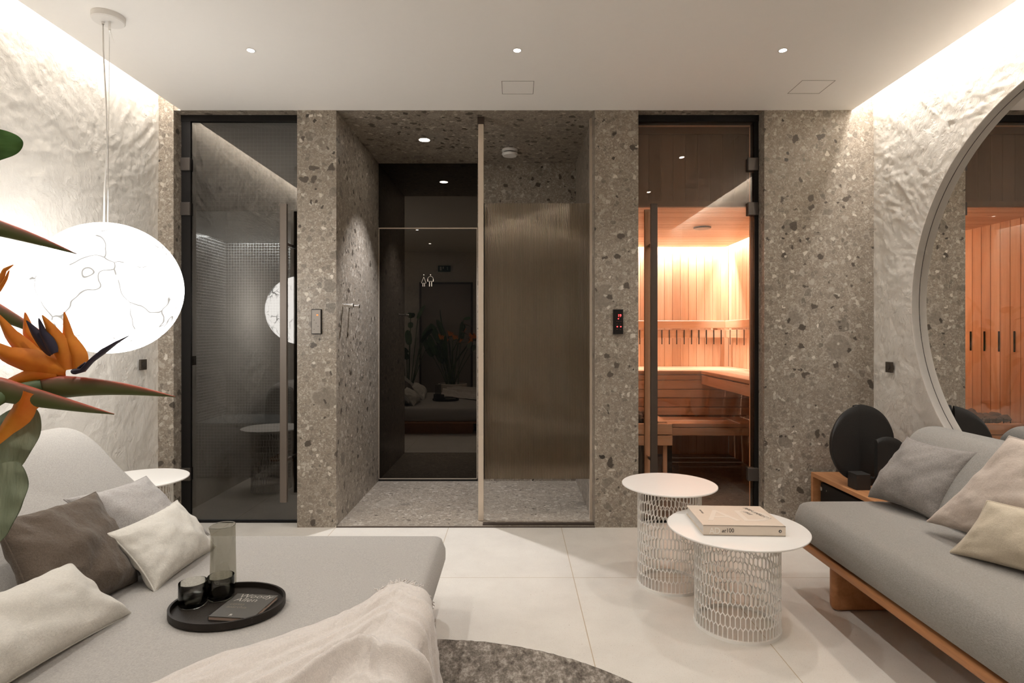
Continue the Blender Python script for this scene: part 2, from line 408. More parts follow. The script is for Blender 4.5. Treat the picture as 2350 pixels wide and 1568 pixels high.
# ------------------------------------------------------------------ the room shell
Y0 = 3.523; YD = 3.61; YN = 4.62; XL = -2.127; XR = 2.148; YB = -.30
struct('floor', B().box((-2.3, YB-.05, -.06), (2.3, Y0, 0)).box((-2.04, Y0, -.06), (-1.30, YD+.01, 0)).box((.7437, Y0, -.06), (1.498, YD+.01, 0)), M['floor'],
       'pale limestone tiled floor of the lounge')
struct('ceiling', B().box((-1.996, YB-.05, CEIL), (2.022, Y0+.002, CEIL+.05)), M['ceiling'], 'flat beige ceiling with light slots along both sides')
struct('trim_1', B().box((-2.30, YB-.05, 2.74), (2.32, Y0+.1, 2.78)).box((-1.90, YB-.05, CEIL+.05), (-1.86, Y0, 2.74)).box((1.88, YB-.05, CEIL+.05), (1.92, Y0, 2.74)),
       m_plain('slot_white', (.8, .76, .7), .8), 'white lining of the light slots above the ceiling')

def relief(y, z, sd, boost):
    p = Vector((y*1.0, z*1.0, sd))
    wq = Vector((noise.noise(p*2.1), noise.noise(p*2.1+Vector((5, 5, 5))), 0))*.22
    q = p+wq; q2 = Vector((q.x*.8+q.y*.55, q.y*.8-q.x*.55, q.z))
    r = 1-abs(noise.noise(Vector((q2.x*3.2, q2.y*6.5, q2.z))))*2      # long trowelled ridges
    r2 = 1-abs(noise.noise(Vector((q2.x*9, q2.y*15, q2.z+3))))*2
    q3 = q2*1.0
    crk = 1-abs(noise.noise(Vector((q2.x*5.1+2, q2.y*11, q2.z+7))))*2
    d = noise.noise(q*2.0)*.005+max(0, r-.72)*.008+max(0, r2-.66)*.007+noise.noise(q*14)*.0018+noise.noise(q*31)*.0011
    if crk > .86: d -= (crk-.86)*.016
    k = noise.noise(q*5.3)
    if k > .10: d += min(.0022, (k-.10)*.06)
    k = noise.noise(q2*9.1+Vector((3, 1, 2)))
    if k > .18: d += min(.0015, (k-.18)*.05)
    return d*boost
def wallmesh(x, sgn, y0, y1, z1, sd):
    b = B(); ny = int((y1-y0)/.009); nz = int(z1/.009)
    b.grid(lambda u, v: Vector((x+sgn*(relief(y0+u*(y1-y0), v*z1, sd, .42+.35*max(0, min(1, (v*z1-1.3)/.8)))-.006), y0+u*(y1-y0), v*z1)), ny, nz)
    return b
struct('wall_left', wallmesh(XL, 1, YB, Y0+.02, 2.76, 3.3), M['plaster'], 'rough troweled cream plaster wall behind the daybed', smooth=180)
struct('wall_right', wallmesh(XR, -1, YB, Y0+.02, 2.76, 9.1), M['plaster'], 'rough troweled cream plaster wall behind the sofa', smooth=180)
wb = B(); wb.grid(lambda u, v: Vector((-2.2+4.45*u, YB+relief(u*4.4, v*2.76, 15, .6), v*2.76)), 160, 100)
struct('wall_rear', wb, M['plaster'], 'plaster wall facing the stone wall', smooth=180)

# stone facade: three piers and the narrow strip, head pieces over the doors
for x0, x1, nm in ((-2.16, -2.04, 'narrow stone strip left of the steam room door'), (-1.30, -1.065, 'stone pier between steam room door and niche'), (.483, .7437, 'stone pier between niche and sauna door'), (1.498, 2.18, 'wide stone wall panel right of the sauna door')):
    struct('wall_front', B().box((x0, Y0, 0), (x1, YD+.12, 2.76)), M['stone'], nm)
struct('wall_front', B().box((-2.04, Y0+.004, CEIL), (-1.30, YD+.12, 2.76)).box((.7437, Y0+.004, CEIL), (1.498, YD+.12, 2.76)).box((-1.065, Y0+.004, CEIL), (.483, YD, 2.76)), M['stone'], 'stone above the openings')
struct('wall_niche_left', B().box((-1.12, YD+.12, 0), (-1.065, YN+.05, CEIL)), M['stone'], 'stone side wall of the middle niche with the hooks')
struct('wall_niche_right', B().box((.483, YD+.12, 0), (.54, YN+.05, CEIL)), M['stone'], 'stone side wall of the niche behind the ribbed glass')
struct('wall_niche_back', B().box((-.288, YN, 0), (.483, YN+.06, CEIL)), M['stone'], 'stone back wall of the niche beside the dark door')
struct('ceiling', B().box((-1.12, YD, CEIL), (.54, YN+.06, CEIL+.05)), M['stone'], 'stone lined soffit of the middle niche')
struct('floor', B().box((-1.065, Y0+.001, -.05), (.483, YN+.06, .006)), M['stone'], 'polished stone floor of the middle niche')
struct('trim_2', B().box((-1.065, Y0-.004, 0), (.483, Y0+.001, .007)).box((-.19, Y0+.02, .006), (.483, Y0+.06, .012)), M['bronze'], 'thin metal edge along the niche floor')

# ------------------------------------------------------------------ door 2: dark mirror glass door to the toilet
g_black = m_glass_sheet('black_mirror_glass', (.0, .0, .0), .075)
k = N('black_gloss'); k.fin((.002, .002, .002), .02, None, 0, .5); M['blackgloss'] = k.m
def black_mirror():
    k = N('smoked_mirror_glass'); d = k.n('ShaderNodeBsdfDiffuse', Color=(.003, .003, .003)); g = k.n('ShaderNodeBsdfGlossy', Color=(1, .86, .72), Roughness=.0)
    mx = k.n('ShaderNodeMixShader', i0=.06); k.t.links.new(d.outputs[0], mx.inputs[1]); k.t.links.new(g.outputs[0], mx.inputs[2]); k.t.links.new(mx.outputs[0], k.out.inputs[0]); return k.m
M['smoked'] = black_mirror()
d2 = thing('door_2', (-.68, YN, 0), 'black mirror glass door with toilet symbols in the niche', None, None, 'structure')
zt = 1.985
obj('transom_panel', B().box((-1.065, YN, zt+.012), (-.288, YN+.03, CEIL)), M['smoked'], d2)
leaf = obj('door_leaf', B().box((-1.058, YN, .028), (-.296, YN+.03, zt)), M['smoked'], d2)
fr = B()
for a, c2 in (((-1.063, YN-.004, .02), (-.289, YN+.002, .0265)), ((-1.065, YN-.004, zt+.001), (-.288, YN+.002, zt+.010)),
              ((-1.064, YN-.004, .02), (-1.059, YN+.002, zt)), ((-.295, YN-.004, .02), (-.289, YN+.002, zt))): fr.box(a, c2)
obj('edge_frame', fr, M['champagne'], d2)
obj('threshold', B().box((-1.065, YN-.006, .006), (-.288, YN+.03, .019)), M['black'], d2)
sg = B(); ys = YN-.0015
def line(b, pts, wd=.0042):
    for a, c in zip(pts[:-1], pts[1:]): b.bar(P(a[0], a[1], ys), P(c[0], c[1], ys), wd, .001, up=Vector((0, 0, 1)) if abs(a[0]-c[0]) > .01 else Vector((0, 1, 0)))
line(sg, [(972.5, 636), (967, 650), (978, 650), (972.5, 636)]); line(sg, [(970.6, 651), (970.6, 657.6)], .003); line(sg, [(974.2, 651), (974.2, 657.6)], .003)
arc = [(988-6.4*math.cos(t*math.pi/10), 641-6.6*math.sin(t*math.pi/10)) for t in range(11)]
line(sg, [(981.6, 646)]+arc+[(994.4, 646), (981.6, 646)]); line(sg, [(985.6, 647), (985.6, 657.6)], .004); line(sg, [(990.6, 647), (990.6, 657.6)], .004)
for cx, cy in ((972.5, 631), (988, 631)):
    c = P(cx, cy, ys); sg.tube([c+Vector((0, -.0005, 0)), c+Vector((0, .0005, 0))], .004, 12)
symb = obj('toilet_symbol', sg, m_plain('symbol_cream', (.72, .60, .46), .5), leaf); symb['label'] = 'thin cream outline woman and man symbols'

# ------------------------------------------------------------------ door 1: steam room glass door, door 3: sauna glass door
M['steamglass'] = m_glass_sheet('steam_door_glass', (.40, .385, .365), .095)
M['saunaglass'] = m_glass_sheet('sauna_door_glass', (.96, .90, .85), .028)
def glassdoor(name, x0, x1, hinge_x, fx0, fx1, hx, glass, label, inner_mat, lam):
    d = thing(name, ((x0+x1)/2, YD, 0), label, None, None, 'structure')
    f = B().box((x0, YD-.01, CEIL-.038), (x1, YD+.06, CEIL)).box((fx0, YD-.005, 0), (fx1, YD+.06, CEIL-.038))
    f.box((x0, YD+.0, 0), (x1, YD+.05, .012))
    ox = x1 if abs(fx0-x0) < abs(fx1-x1) else x0
    f.box((min(ox, ox+(-.015 if ox == x1 else .015)), YD+.02, 0), (max(ox, ox+(-.015 if ox == x1 else .015)), YD+.06, CEIL-.038))
    obj('frame', f, M['black'], d)
    gx0, gx1 = (fx1, x1-.016) if ox == x1 else (x0+.016, fx0)
    gleaf = obj('glass_leaf', B().box((gx0, YD+.005, .018), (gx1, YD+.015, CEIL-.04)), glass, d)
    for z in (2.199, 1.926, .30):
        hm = obj('hinge', B().box((hinge_x-.032, YD-.016, z-.04), (hinge_x+.032, YD+.004, z+.04), .004).box((hinge_x-.03, YD+.016, z-.04), (hinge_x+.03, YD+.03, z+.04), .004), M['hingem'], d)
    hb = B().box((hx-.02, Y0-.03, .157), (hx+.02, Y0-.006, 1.935), .002)
    for z in (.4, 1.7): hb.box((hx-.008, Y0-.006, z-.008), (hx+.008, YD+.005, z+.008))
    h = obj('handle', hb, m_plain('handle_bronze', (.15, .122, .10), .45, metal=.3) if x0 < 0 else M['bronze'], gleaf); h['label'] = 'tall dark bar handle'
    hb = B().box((hx-.02, YD+.05, .157), (hx+.02, YD+.075, 1.935), .003)
    for z in (.4, 1.7): hb.box((hx-.008, YD+.015, z-.008), (hx+.008, YD+.05, z+.008))
    obj('inner_handle', hb, inner_mat, gleaf)
    return d
glassdoor('door_1', -2.04, -1.30, -2.015, -2.04, -1.984, -1.372, M['steamglass'], 'dark tinted glass door of the steam room', M['bronze'], 0)
glassdoor('door_3', .7437, 1.498, 1.462, 1.473, 1.498, .832, M['saunaglass'], 'clear glass door of the sauna', M['cedar_z'], 0)
obj('frame', B().box((1.482, YD+.06, 0), (1.498, YD+.10, CEIL-.04)), M['cedar_z'], bpy.data.objects['door_3'])

# ------------------------------------------------------------------ sauna room
def boards(b, axis, a0, a1, step, mk):
    n = max(1, round((a1-a0)/step)); st_ = (a1-a0)/n
    for i in range(n): mk(b, a0+i*st_+.003, a0+(i+1)*st_-.003)
    return b
SY = 5.68; SXR = 2.07; SXL = .60; SZ = 1.986; FY = 3.82
M['darkstone'] = m_stone('sauna_floor_stone', .55)
struct('floor', B().box((SXL-.05, YD+.12, -.05), (SXR+.1, SY+.1, 0)), M['darkstone'], 'dark stone floor of the sauna')
wbk = boards(B(), 0, SXL, SXR, .077, lambda b, a, c: b.box((a, SY, 0), (c, SY+.02, 2.25), .0015, 1)); wbk.box((SXL, SY+.004, 0), (SXR, SY+.03, 2.25))
struct('wall_sauna_back', wbk, M['cedar_z'], 'upright cedar boards at the back of the sauna')
wr = boards(B(), 1, FY, SY, .088, lambda b, a, c: b.box((SXR, a, 0), (SXR+.02, c, 2.25), .0015, 1)); wr.box((SXR+.004, FY, 0), (SXR+.03, SY, 2.25))
struct('wall_sauna_right', wr, M['cedar_z'], 'upright cedar boards along the right side of the sauna')
wl = boards(B(), 1, YD+.13, SY, .088, lambda b, a, c: b.box((SXL-.02, a, 0), (SXL, c, 2.25), .0015, 1)); wl.box((SXL-.03, YD+.13, 0), (SXL-.004, SY, 2.25))
struct('wall_sauna_left', wl, M['cedar_z'], 'upright cedar boards with slots along the left side of the sauna')
cs = boards(B(), 1, FY, 5.58, .044, lambda b, a, c: b.box((SXL, a, SZ), (2.005, c, SZ+.02))); cs.box((SXL, FY, SZ+.006), (2.005, 5.58, SZ+.03))
cs.box((SXL, FY+.021, 2.24), (SXR+.03, SY+.03, 2.27))
struct('ceiling', cs, M['cedar_x'], 'slatted cedar ceiling of the sauna')
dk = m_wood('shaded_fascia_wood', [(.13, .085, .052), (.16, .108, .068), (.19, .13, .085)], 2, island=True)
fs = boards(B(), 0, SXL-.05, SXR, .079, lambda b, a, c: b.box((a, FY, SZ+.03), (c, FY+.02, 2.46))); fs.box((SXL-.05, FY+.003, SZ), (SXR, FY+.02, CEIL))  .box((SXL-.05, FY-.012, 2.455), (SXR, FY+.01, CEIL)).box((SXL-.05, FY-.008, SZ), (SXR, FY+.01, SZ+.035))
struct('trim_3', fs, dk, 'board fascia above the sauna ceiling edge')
struct('trim_4', B().box((SXR, YD+.12, 0), (SXR+.02, FY, CEIL)).box((SXL-.05, YD+.12, CEIL), (SXR+.02, FY+.02, CEIL+.04)).box((SXL-.05, YD+.13, 0), (SXL-.03, FY+.02, CEIL)), M['cedar_y'], 'lobby lining behind the sauna door')

ub = thing('sauna_bench', (1.335, 5.33, 0), 'upper L-shaped cedar sauna bench along the back and right walls', 'bench', 'sauna benches')
t = B()
for i in range(6): t.box((SXL+.004, 4.99+i*.115, .82), (SXR-.004, 4.99+i*.115+.108, .848), .003, 1)
obj('seat', t, M['cedar_x'], ub)
t = B()
for i in range(4): t.box((1.582+i*.122, FY+.05, .822), (1.582+i*.122+.116, 4.985, .850), .003, 1)
obj('seat', t, M['cedar_y'], ub)
obj('apron', B().box((1.585, FY+.05, .735), (1.61, 4.985, .812), .003, 1), M['cedar_y'], ub)
t = B()
for za, zb in ((.770, .812), (.692, .765), (.620, .687), (.543, .615), (.471, .537)): t.box((SXL+.004, 4.995, za), (SXR-.004, 5.015, zb), .003, 1)
obj('riser_boards', t, M['cedar_x'], ub)
lb = thing('sauna_bench', (1.6, 4.8, 0), 'lower cedar sauna step bench below the upper bench', 'bench', 'sauna benches')
t = B()
for i in range(3): t.box((1.16, 4.60+i*.13, .43), (SXR-.004, 4.60+i*.13+.124, .46), .003, 1)
obj('seat', t, M['cedar_x'], lb); obj('apron', B().box((1.16, 4.60, .364), (SXR-.004, 4.625, .425), .003, 1), M['cedar_x'], lb)
for x in (1.2, 2.0): obj('support', B().box((x, 4.66, 0), (x+.05, 4.71, .43)), M['rubber'], lb)
br = thing('sauna_head_rail', (1.33, 5.64, 1.12), 'double cedar wall rail with black pegs above the upper sauna bench', 'rail')
obj('rail', B().box((SXL+.02, 5.59, 1.216), (2.00, 5.62, 1.289), .004, 1), M['cedar_x'], br); obj('rail', B().box((SXL+.02, 5.60, 1.124), (2.00, 5.62, 1.200), .004, 1), M['cedar_x'], br)
obj('rail', B().box((2.005, 4.2, 1.216), (2.03, 5.60, 1.289), .004, 1), M['cedar_y'], br); obj('rail', B().box((2.01, 4.2, 1.124), (2.03, 5.60, 1.200), .004, 1), M['cedar_y'], br)
for a, c in (((.9, 5.62, 1.13), (.94, 5.68, 1.28)), ((1.9, 5.62, 1.13), (1.94, 5.68, 1.28)), ((2.03, 4.5, 1.13), (2.07, 4.54, 1.28))): obj('bracket', B().box(a, c), M['cedar_x'], br)
for i in range(19):
    x = .70+i*.0705; obj('peg', B().box((x-.003, 5.588, 1.063), (x+.003, 5.60, 1.20)), M['black'], br)
for i in range(8):
    y = 5.47-i*.165; obj('peg', B().box((2.006, y-.0035, 1.063), (2.010, y+.0035, 1.20)), M['black'], br)
for i in range(11):
    y = 3.96+i*.135; o = obj('peg', B().box((SXL, y-.004, 1.03), (SXL+.008, y+.004, 1.18)), M['black'], br)

ht = thing('sauna_heater', (.87, 4.35, 0), 'sauna stove with stones inside a cedar guard rail near the glass door', 'heater')
obj('body', B().box((.66, 4.2, .02), (1.0, 4.55, .50), .01), m_plain('dark_steel', (.05, .05, .045), .4, metal=.5), ht)
rk = B(); 
for z in (.51, .545):
    rk.box((.655, 4.19, z), (1.01, 4.20, z+.008)).box((1.0, 4.2, z), (1.01, 4.56, z+.008))
for i in range(8): rk.box((.66+i*.05, 4.19, .50), (.664+i*.05, 4.196, .56)); rk.box((1.004, 4.2+i*.048, .50), (1.01, 4.204+i*.048, .56))
obj('rack', rk, M['black'], ht)
ms = m_plain('sauna_stones', (.09, .07, .06), .9, noise_amt=.4)
for i in range(26):
    bm = bmesh.new(); bmesh.ops.create_icosphere(bm, subdivisions=2, radius=.036)
    c = Vector((.69+(i % 6)*.056+random.uniform(-.01, .01), 4.23+(i//6)*.068+random.uniform(-.01, .01), .535+random.uniform(0, .03)))
    for v in bm.verts: v.co = v.co*(1+.35*noise.noise(v.co*30+c*9)); v.co.z *= .8
    obj('stone', B().bm(bm, Matrix.Translation(c)), ms, ht, smooth=40)
gb = B().box((.61, 4.13, .452), (1.113, 4.16, .529), .004, 1).box((.61, 4.13, .375), (1.113, 4.16, .446), .004, 1)
obj('guard_rail', gb, M['cedar_x'], ht)
obj('guard_rail', B().box((1.085, 4.165, .452), (1.113, 4.58, .529), .004, 1).box((1.085, 4.165, .375), (1.113, 4.58, .446), .004, 1).box((1.02, 4.165, .52), (1.08, 4.58, .54), .003, 1), M['cedar_y'], ht)
obj('post', B().box((1.055, 4.165, 0), (1.083, 4.195, .52)), M['cedar_z'], ht)
sv = B().tube([P(1612, 521.5, 4.55)+Vector((0, 0, -.012)), P(1612, 521.5, 4.55)+Vector((0, 0, .0))], .06, 28)
sv.v = [Vector((v.x, v.y, SZ-.012 if i % 2 == 0 and False else v.z)) for i, v in enumerate(sv.v)]
o = obj('air_vent', B().lathe((1.455, 4.55, SZ-.012), [(0, 0), (.062, 0), (.066, .004), (.066, .012)], 32), M['bronze'], smooth=30)
tag(o, 'round dark air valve in the slatted sauna ceiling', 'vent')

# ------------------------------------------------------------------ steam room behind door 1
def m_mosaic():
    k = N('glass_mosaic'); p = k.pos(); n = k.n('ShaderNodeNewGeometry').outputs['Normal']
    def ln(i):
        return k.math('LESS_THAN', k.math('PINGPONG', k.math('ADD', k.xyz(p, i), 10.0), .0125), .0016)
    ax = [k.math('ABSOLUTE', k.xyz(n, i)) for i in range(3)]
    g = None
    for i in range(3):
        q = k.math('MULTIPLY', ln(i), k.math('LESS_THAN', ax[i], .5)); g = q if g is None else k.math('MAXIMUM', g, q)
    cell = k.n('ShaderNodeTexWhiteNoise', i0=k.n('ShaderNodeVectorMath', _operation='FLOOR', i0=k.n('ShaderNodeVectorMath', _operation='MULTIPLY', i0=p, i1=(40, 40, 40)).outputs[0]).outputs[0]).outputs[0]
    c = k.mix(cell, (.018, .016, .014), (.035, .032, .028)); c = k.mix(g, c, (.60, .62, .62))
    return k.fin(c, k.mix(g, (.15,)*3, (.7,)*3), None)
M['mosaic'] = m_mosaic()
struct('wall_steam_left', B().box((-2.65, YD+.12, 0), (-2.6, 5.35, 2.1)), M['mosaic'], 'mosaic tiled side wall of the steam room')
struct('wall_steam_back', B().box((-2.6, 5.3, 0), (-1.13, 5.35, 2.1)), M['mosaic'], 'mosaic tiled back wall of the steam room')
struct('wall_steam_right', B().box((-1.17, YD+.12, 0), (-1.13, 5.3, 2.5)), M['mosaic'], 'mosaic tiled right wall of the steam room')
struct('ceiling', B().box((-2.50, 3.86, 1.96), (-1.17, 5.17, 1.99)).box((-2.65, 3.84, 2.10), (-1.13, 5.35, 2.13)).box((-2.65, 3.84, 1.96), (-1.17, 3.87, 2.5)).box((-2.65, YD+.12, CEIL), (-1.13, 3.87, CEIL+.02)), M['mosaic'], 'mosaic tiled ceiling of the steam room')
struct('floor', B().box((-2.65, YD+.06, -.05), (-1.13, 5.35, 0)), M['darkstone'], 'stone floor of the steam room')
o = obj('steam_bench', B().box((-2.595, 4.75, 0), (-1.175, 5.295, .44), .01), M['mosaic']); tag(o, 'mosaic tiled bench at the back of the steam room', 'bench')

# ------------------------------------------------------------------ niche things: post, ribbed screen, detector, hooks
sc = thing('shower_screen', (.147, 3.66, 0), 'ribbed bronze glass screen between the pale post and the niche wall', 'screen')
o = obj('post', B().box((-.222, 3.63, .006), (-.189, 3.665, 2.458), .002), M['champagne'], sc); o['label'] = 'pale floor to ceiling metal post'
obj('bracket', B().box((-.226, 3.625, 2.455), (-.185, 3.67, CEIL), .001), M['bronze'], sc)
k = N('ribbed_bronze_glass')
gl = k.n('ShaderNodeBsdfGlossy', Color=(.9, .8, .68), Roughness=.09); rf = k.n('ShaderNodeBsdfRefraction', Color=(.50, .42, .32), Roughness=.35, IOR=1.15)
df = k.n('ShaderNodeBsdfDiffuse', Color=(.20, .165, .12)); mx0 = k.n('ShaderNodeMixShader', i0=.28)
k.t.links.new(rf.outputs[0], mx0.inputs[1]); k.t.links.new(df.outputs[0], mx0.inputs[2])
mx = k.n('ShaderNodeMixShader', i0=.20); k.t.links.new(mx0.outputs[0], mx.inputs[1]); k.t.links.new(gl.outputs[0], mx.inputs[2]); k.t.links.new(mx.outputs[0], k.out.inputs[0])
nr = 84; gx0, gx1, gz0, gz1, gy = -.186, .480, .256, 1.974, 3.668
pts = []
for i in range(nr*6+1):
    a = i/6; pts.append((gx0+(gx1-gx0)*i/(nr*6), gy-.0035*abs(math.sin(a*math.pi))))
b = B(); n = len(pts)
vs = [(x, y, z) for z in (gz0, gz1) for x, y in pts]+[(x, gy+.006, z) for z in (gz0, gz1) for x, y in pts]
fsx = []
for i in range(n-1): fsx += [(i, i+1, n+i+1, n+i), (2*n+i, 3*n+i, 3*n+i+1, 2*n+i+1), (i, 2*n+i, 2*n+i+1, i+1), (n+i, n+i+1, 3*n+i+1, 3*n+i)]
fsx += [(0, n, 3*n, 2*n), (n-1, 3*n-1, 4*n-1, 2*n-1)]
obj('glass_panel', b.add(vs, fsx), k.m, sc)
obj('edge_profile', B().box((-.189, gy-.006, gz0), (-.185, gy+.008, gz1)), M['black'], sc)
obj('wall_channel', B().box((.470, 3.65, .006), (.483, 3.69, CEIL)), M['champagne'], sc)

o = thing('smoke_detector', (-.03, 4.30, CEIL-.045), 'white round smoke detector on the stone niche ceiling', 'detector')
cz = Vector((-.032, 4.28, CEIL))
obj('base', B().lathe(cz, [(0, 0), (.058, 0), (.058, -.014), (.05, -.018), (0, -.018)], 40), M['white'], o, smooth=30)
obj('sensor_slot', B().lathe(cz, [(.0, -.018), (.046, -.018), (.046, -.026), (0, -.026)], 40), M['black'], o, smooth=30)
obj('cover', B().lathe(cz, [(0, -.026), (.056, -.026), (.058, -.032), (.05, -.045), (0, -.047)], 40), M['white'], o, smooth=30)
def hook(y, z, lab):
    b = B().tube([(-1.065, y, z), (-1.005, y, z)], .009, 14).tube([(-1.065, y, z), (-1.060, y, z)], .013, 16).tube([(-1.009, y, z), (-1.000, y, z)], .0125, 16)
    return tag(obj('coat_hook', b, M['chrome'], smooth=35), lab, 'hook', 'metal hooks on the niche wall')
hook(3.66, 1.337, 'small round metal coat hook, the one nearer the lounge'); hook(3.80, 1.337, 'small round metal coat hook, the one deeper in the niche')

# ------------------------------------------------------------------ lights of the room
M['lens'] = m_emit('downlight_lens', (1, .93, .82), 60)
def downlight(x, y, lab, e=13.5, col=NEUT, mat='lens', r=.017, ang=118, group='recessed ceiling downlights'):
    t = thing('downlight', (x, y, CEIL), lab, 'ceiling light', group)
    obj('rim', B().lathe((x, y, CEIL), [(r+.004, .0), (r+.006, -.001), (r, -.002), (r-.001, .0)], 32), M['white'], t, smooth=40)
    obj('lens', B().lathe((x, y, CEIL), [(0, -.0012), (r-.001, -.0012), (r-.001, 0), (0, 0)], 32), M[mat], t)
    lamp('downlight_beam', 'SPOT', (x, y, CEIL-.006), e, col, t, spot_size=math.radians(ang), spot_blend=.6, shadow_soft_size=.018)
    return t
for x, nx in ((-1.245, 'left'), (.014, 'centre'), (1.27, 'right')):
    for y, ny in ((2.78, 'closest to the stone wall'), (1.69, 'second from the stone wall'), (.55, 'closest to the rear wall')):
        downlight(x, y, 'small round recessed downlight in the %s row, %s' % (nx, ny))
downlight(-.62, 4.06, 'round downlight in the stone ceiling of the niche', 80, (.95, .96, 1.0), r=.036, ang=84, group=None)
def hatch(x0, x1, y0, y1, lab):
    b = B()
    for a, c in (((x0, y0), (x1, y0+.0025)), ((x0, y1-.0025), (x1, y1)), ((x0, y0), (x0+.0025, y1)), ((x1-.0025, y0), (x1, y1))): b.box((a[0], a[1], CEIL-.0006), (c[0], c[1], CEIL))
    return tag(obj('ceiling_hatch', b, m_plain('hatch_gap', (.2, .17, .14), .8)), lab, 'hatch', 'flush square hatches in the ceiling')
hatch(-.067, .106, 3.117, 3.287, 'flush square ceiling hatch in front of the niche'); hatch(1.523, 1.70, 3.11, 3.28, 'flush square ceiling hatch near the right light slot')

# pendant globe
LC = Vector((-1.711, 2.49, 1.3515)); LR = .275
pl = thing('pendant_lamp', (LC.x, LC.y, LC.z-LR), 'large glowing white globe pendant hanging over the daybed', 'lamp')
k = N('fibre_globe'); p = k.pos()
d = k.n('ShaderNodeVectorMath', _operation='MULTIPLY_ADD', i0=k.noise(p, 5, 2, .5, 1), i1=(.35,)*3, i2=p).outputs[0]
v1 = k.step(k.vor(d, 3.6, 'DISTANCE_TO_EDGE'), .038, .006); v2 = k.step(k.vor(d, 9, 'DISTANCE_TO_EDGE'), .042, .006)
msk = k.math('MULTIPLY', k.math('MAXIMUM', v1, k.math('MULTIPLY', v2, .90)), k.step(k.noise(p, 6, 3), .44, .54))
c = k.mix(msk, (1, .985, .96), (.078, .073, .066)); em = k.n('ShaderNodeEmission', Color=c, Strength=3.6); k.t.links.new(em.outputs[0], k.out.inputs[0])
bm = bmesh.new(); bmesh.ops.create_uvsphere(bm, u_segments=96, v_segments=48, radius=LR)
sh = obj('globe_shade', B().bm(bm, Matrix.Translation(LC)), k.m, pl, smooth=180); sh['label'] = 'white fibre globe with fine veins'
CX, CY = -1.711, 2.479
cano = obj('canopy', B().lathe((CX, CY, CEIL), [(0, 0), (.062, 0), (.062, -.022), (.058, -.026), (0, -.026)], 48), M['white'], pl, smooth=35)
obj('power_cable', B().tube([(CX-.022, CY, CEIL-.026), (CX-.020, CY, 2.35), (CX-.008, CY, 2.12), (CX-.004, CY, 1.95), (CX-.016, CY, 1.78), (CX-.018, CY, LC.z+LR-.002)], .0028, 8), M['white'], pl, smooth=180)
obj('steel_wire', B().tube([(CX+.006, CY, CEIL-.026), (CX-.002, CY, LC.z+LR-.002)], .0012, 6), M['chrome'], pl, smooth=180)
obj('cable_clamp', B().tube([(CX+.006, CY, CEIL-.026), (CX+.006, CY, CEIL-.06)], .005, 10).tube([(CX-.022, CY, CEIL-.026), (CX-.022, CY, CEIL-.036)], .006, 10).tube([(CX+.009, CY, CEIL-.06), (CX+.032, CY-.01, CEIL-.12)], .0006, 5), M['chrome'], cano, smooth=35)

# switches and control panels
def socket(px, py, x, lab):
    Y = (x)*F/(px-1180); z = H-(py-768)/F*Y; s = 1 if x < 0 else -1
    t = thing('wall_socket', (x, Y, z-.03), lab, 'socket', 'dark wall sockets')
    obj('cover_plate', B().box((min(x, x+s*.011), Y-.028, z-.03), (max(x, x+s*.011), Y+.028, z+.03), .002), m_plain('bronze_plate', (.10, .082, .065), .35, metal=.6), t)
    obj('insert', B().tube([(x+s*.010, Y, z), (x+s*.014, Y, z)], .014, 20), M['hingem'], t, smooth=35)
socket(326, 837, XL+.006, 'dark metal socket on the left plaster wall under the globe'); socket(2043, 843, XR-.006, 'dark metal socket on the right plaster wall beside the mirror')
cp = thing('control_panel', P(727.5, 767, Y0), 'silver touch panel on the stone beside the steam room door', 'control panel')
a = P(716, 767, Y0); c = P(739, 710, Y0)
obj('housing', B().box((a.x, Y0-.014, a.z), (c.x, Y0, c.z), .002), M['black'], cp)
o = obj('face_plate', B().box((a.x+.004, Y0-.016, a.z+.004), (c.x-.004, Y0-.013, c.z-.004)), m_plain('silver_face', (.30, .265, .23), .45), cp); o['label'] = 'brushed silver front'
fm = lambda px, py: frame3(P(px, py, Y0)+Vector((0, -.0175-(P(px, py, Y0).y-Y0), 0)), (1, 0, 0), (0, 0, 1))
text('display', '38', .012, m_emit('amber_digits', (1, .25, .05), 1.5), fm(728, 725), cp)
for i in range(4): q = P(723+(i % 3)*4.5, 735+i*7, Y0); obj('key', B().box((q.x-.002, Y0-.0175, q.z-.002), (q.x+.002, Y0-.016, q.z+.002)), M['hingem'], cp)
cp = thing('control_panel', P(1418, 767, Y0), 'black touch panel with red digits beside the sauna door', 'control panel')
a = P(1406.5, 767, Y0); c = P(1429, 710.5, Y0)
obj('housing', B().box((a.x, Y0-.016, a.z), (c.x, Y0, c.z), .002), M['black'], cp)
kgm = m_plain('key_grey', (.25, .05, .05), .5); red = m_emit('red_digits', (1, .03, .03), 5); fm = lambda px, py: frame3((P(px, py, Y0).x, Y0-.0175, P(px, py, Y0).z), (1, 0, 0), (0, 0, 1))
text('display', '19', .022, red, fm(1416.5, 727.5), cp)
b = B()
for px, py, r in ((1415.5, 750, .0035), (1423.5, 750, .0035), (1418, 732, .0028)):
    q = P(px, py, Y0); obj('indicator_light', B().tube([(q.x, Y0-.0172, q.z), (q.x, Y0-.016, q.z)], r, 12), red, cp)
for px, py in ((1415, 738), (1419, 738), (1424, 738), (1415, 744), (1423, 744), (1415, 756), (1423, 757)):
    q = P(px, py, Y0); obj('key', B().box((q.x-.002, Y0-.0172, q.z-.0012), (q.x+.002, Y0-.016, q.z+.0012)), kgm, cp)

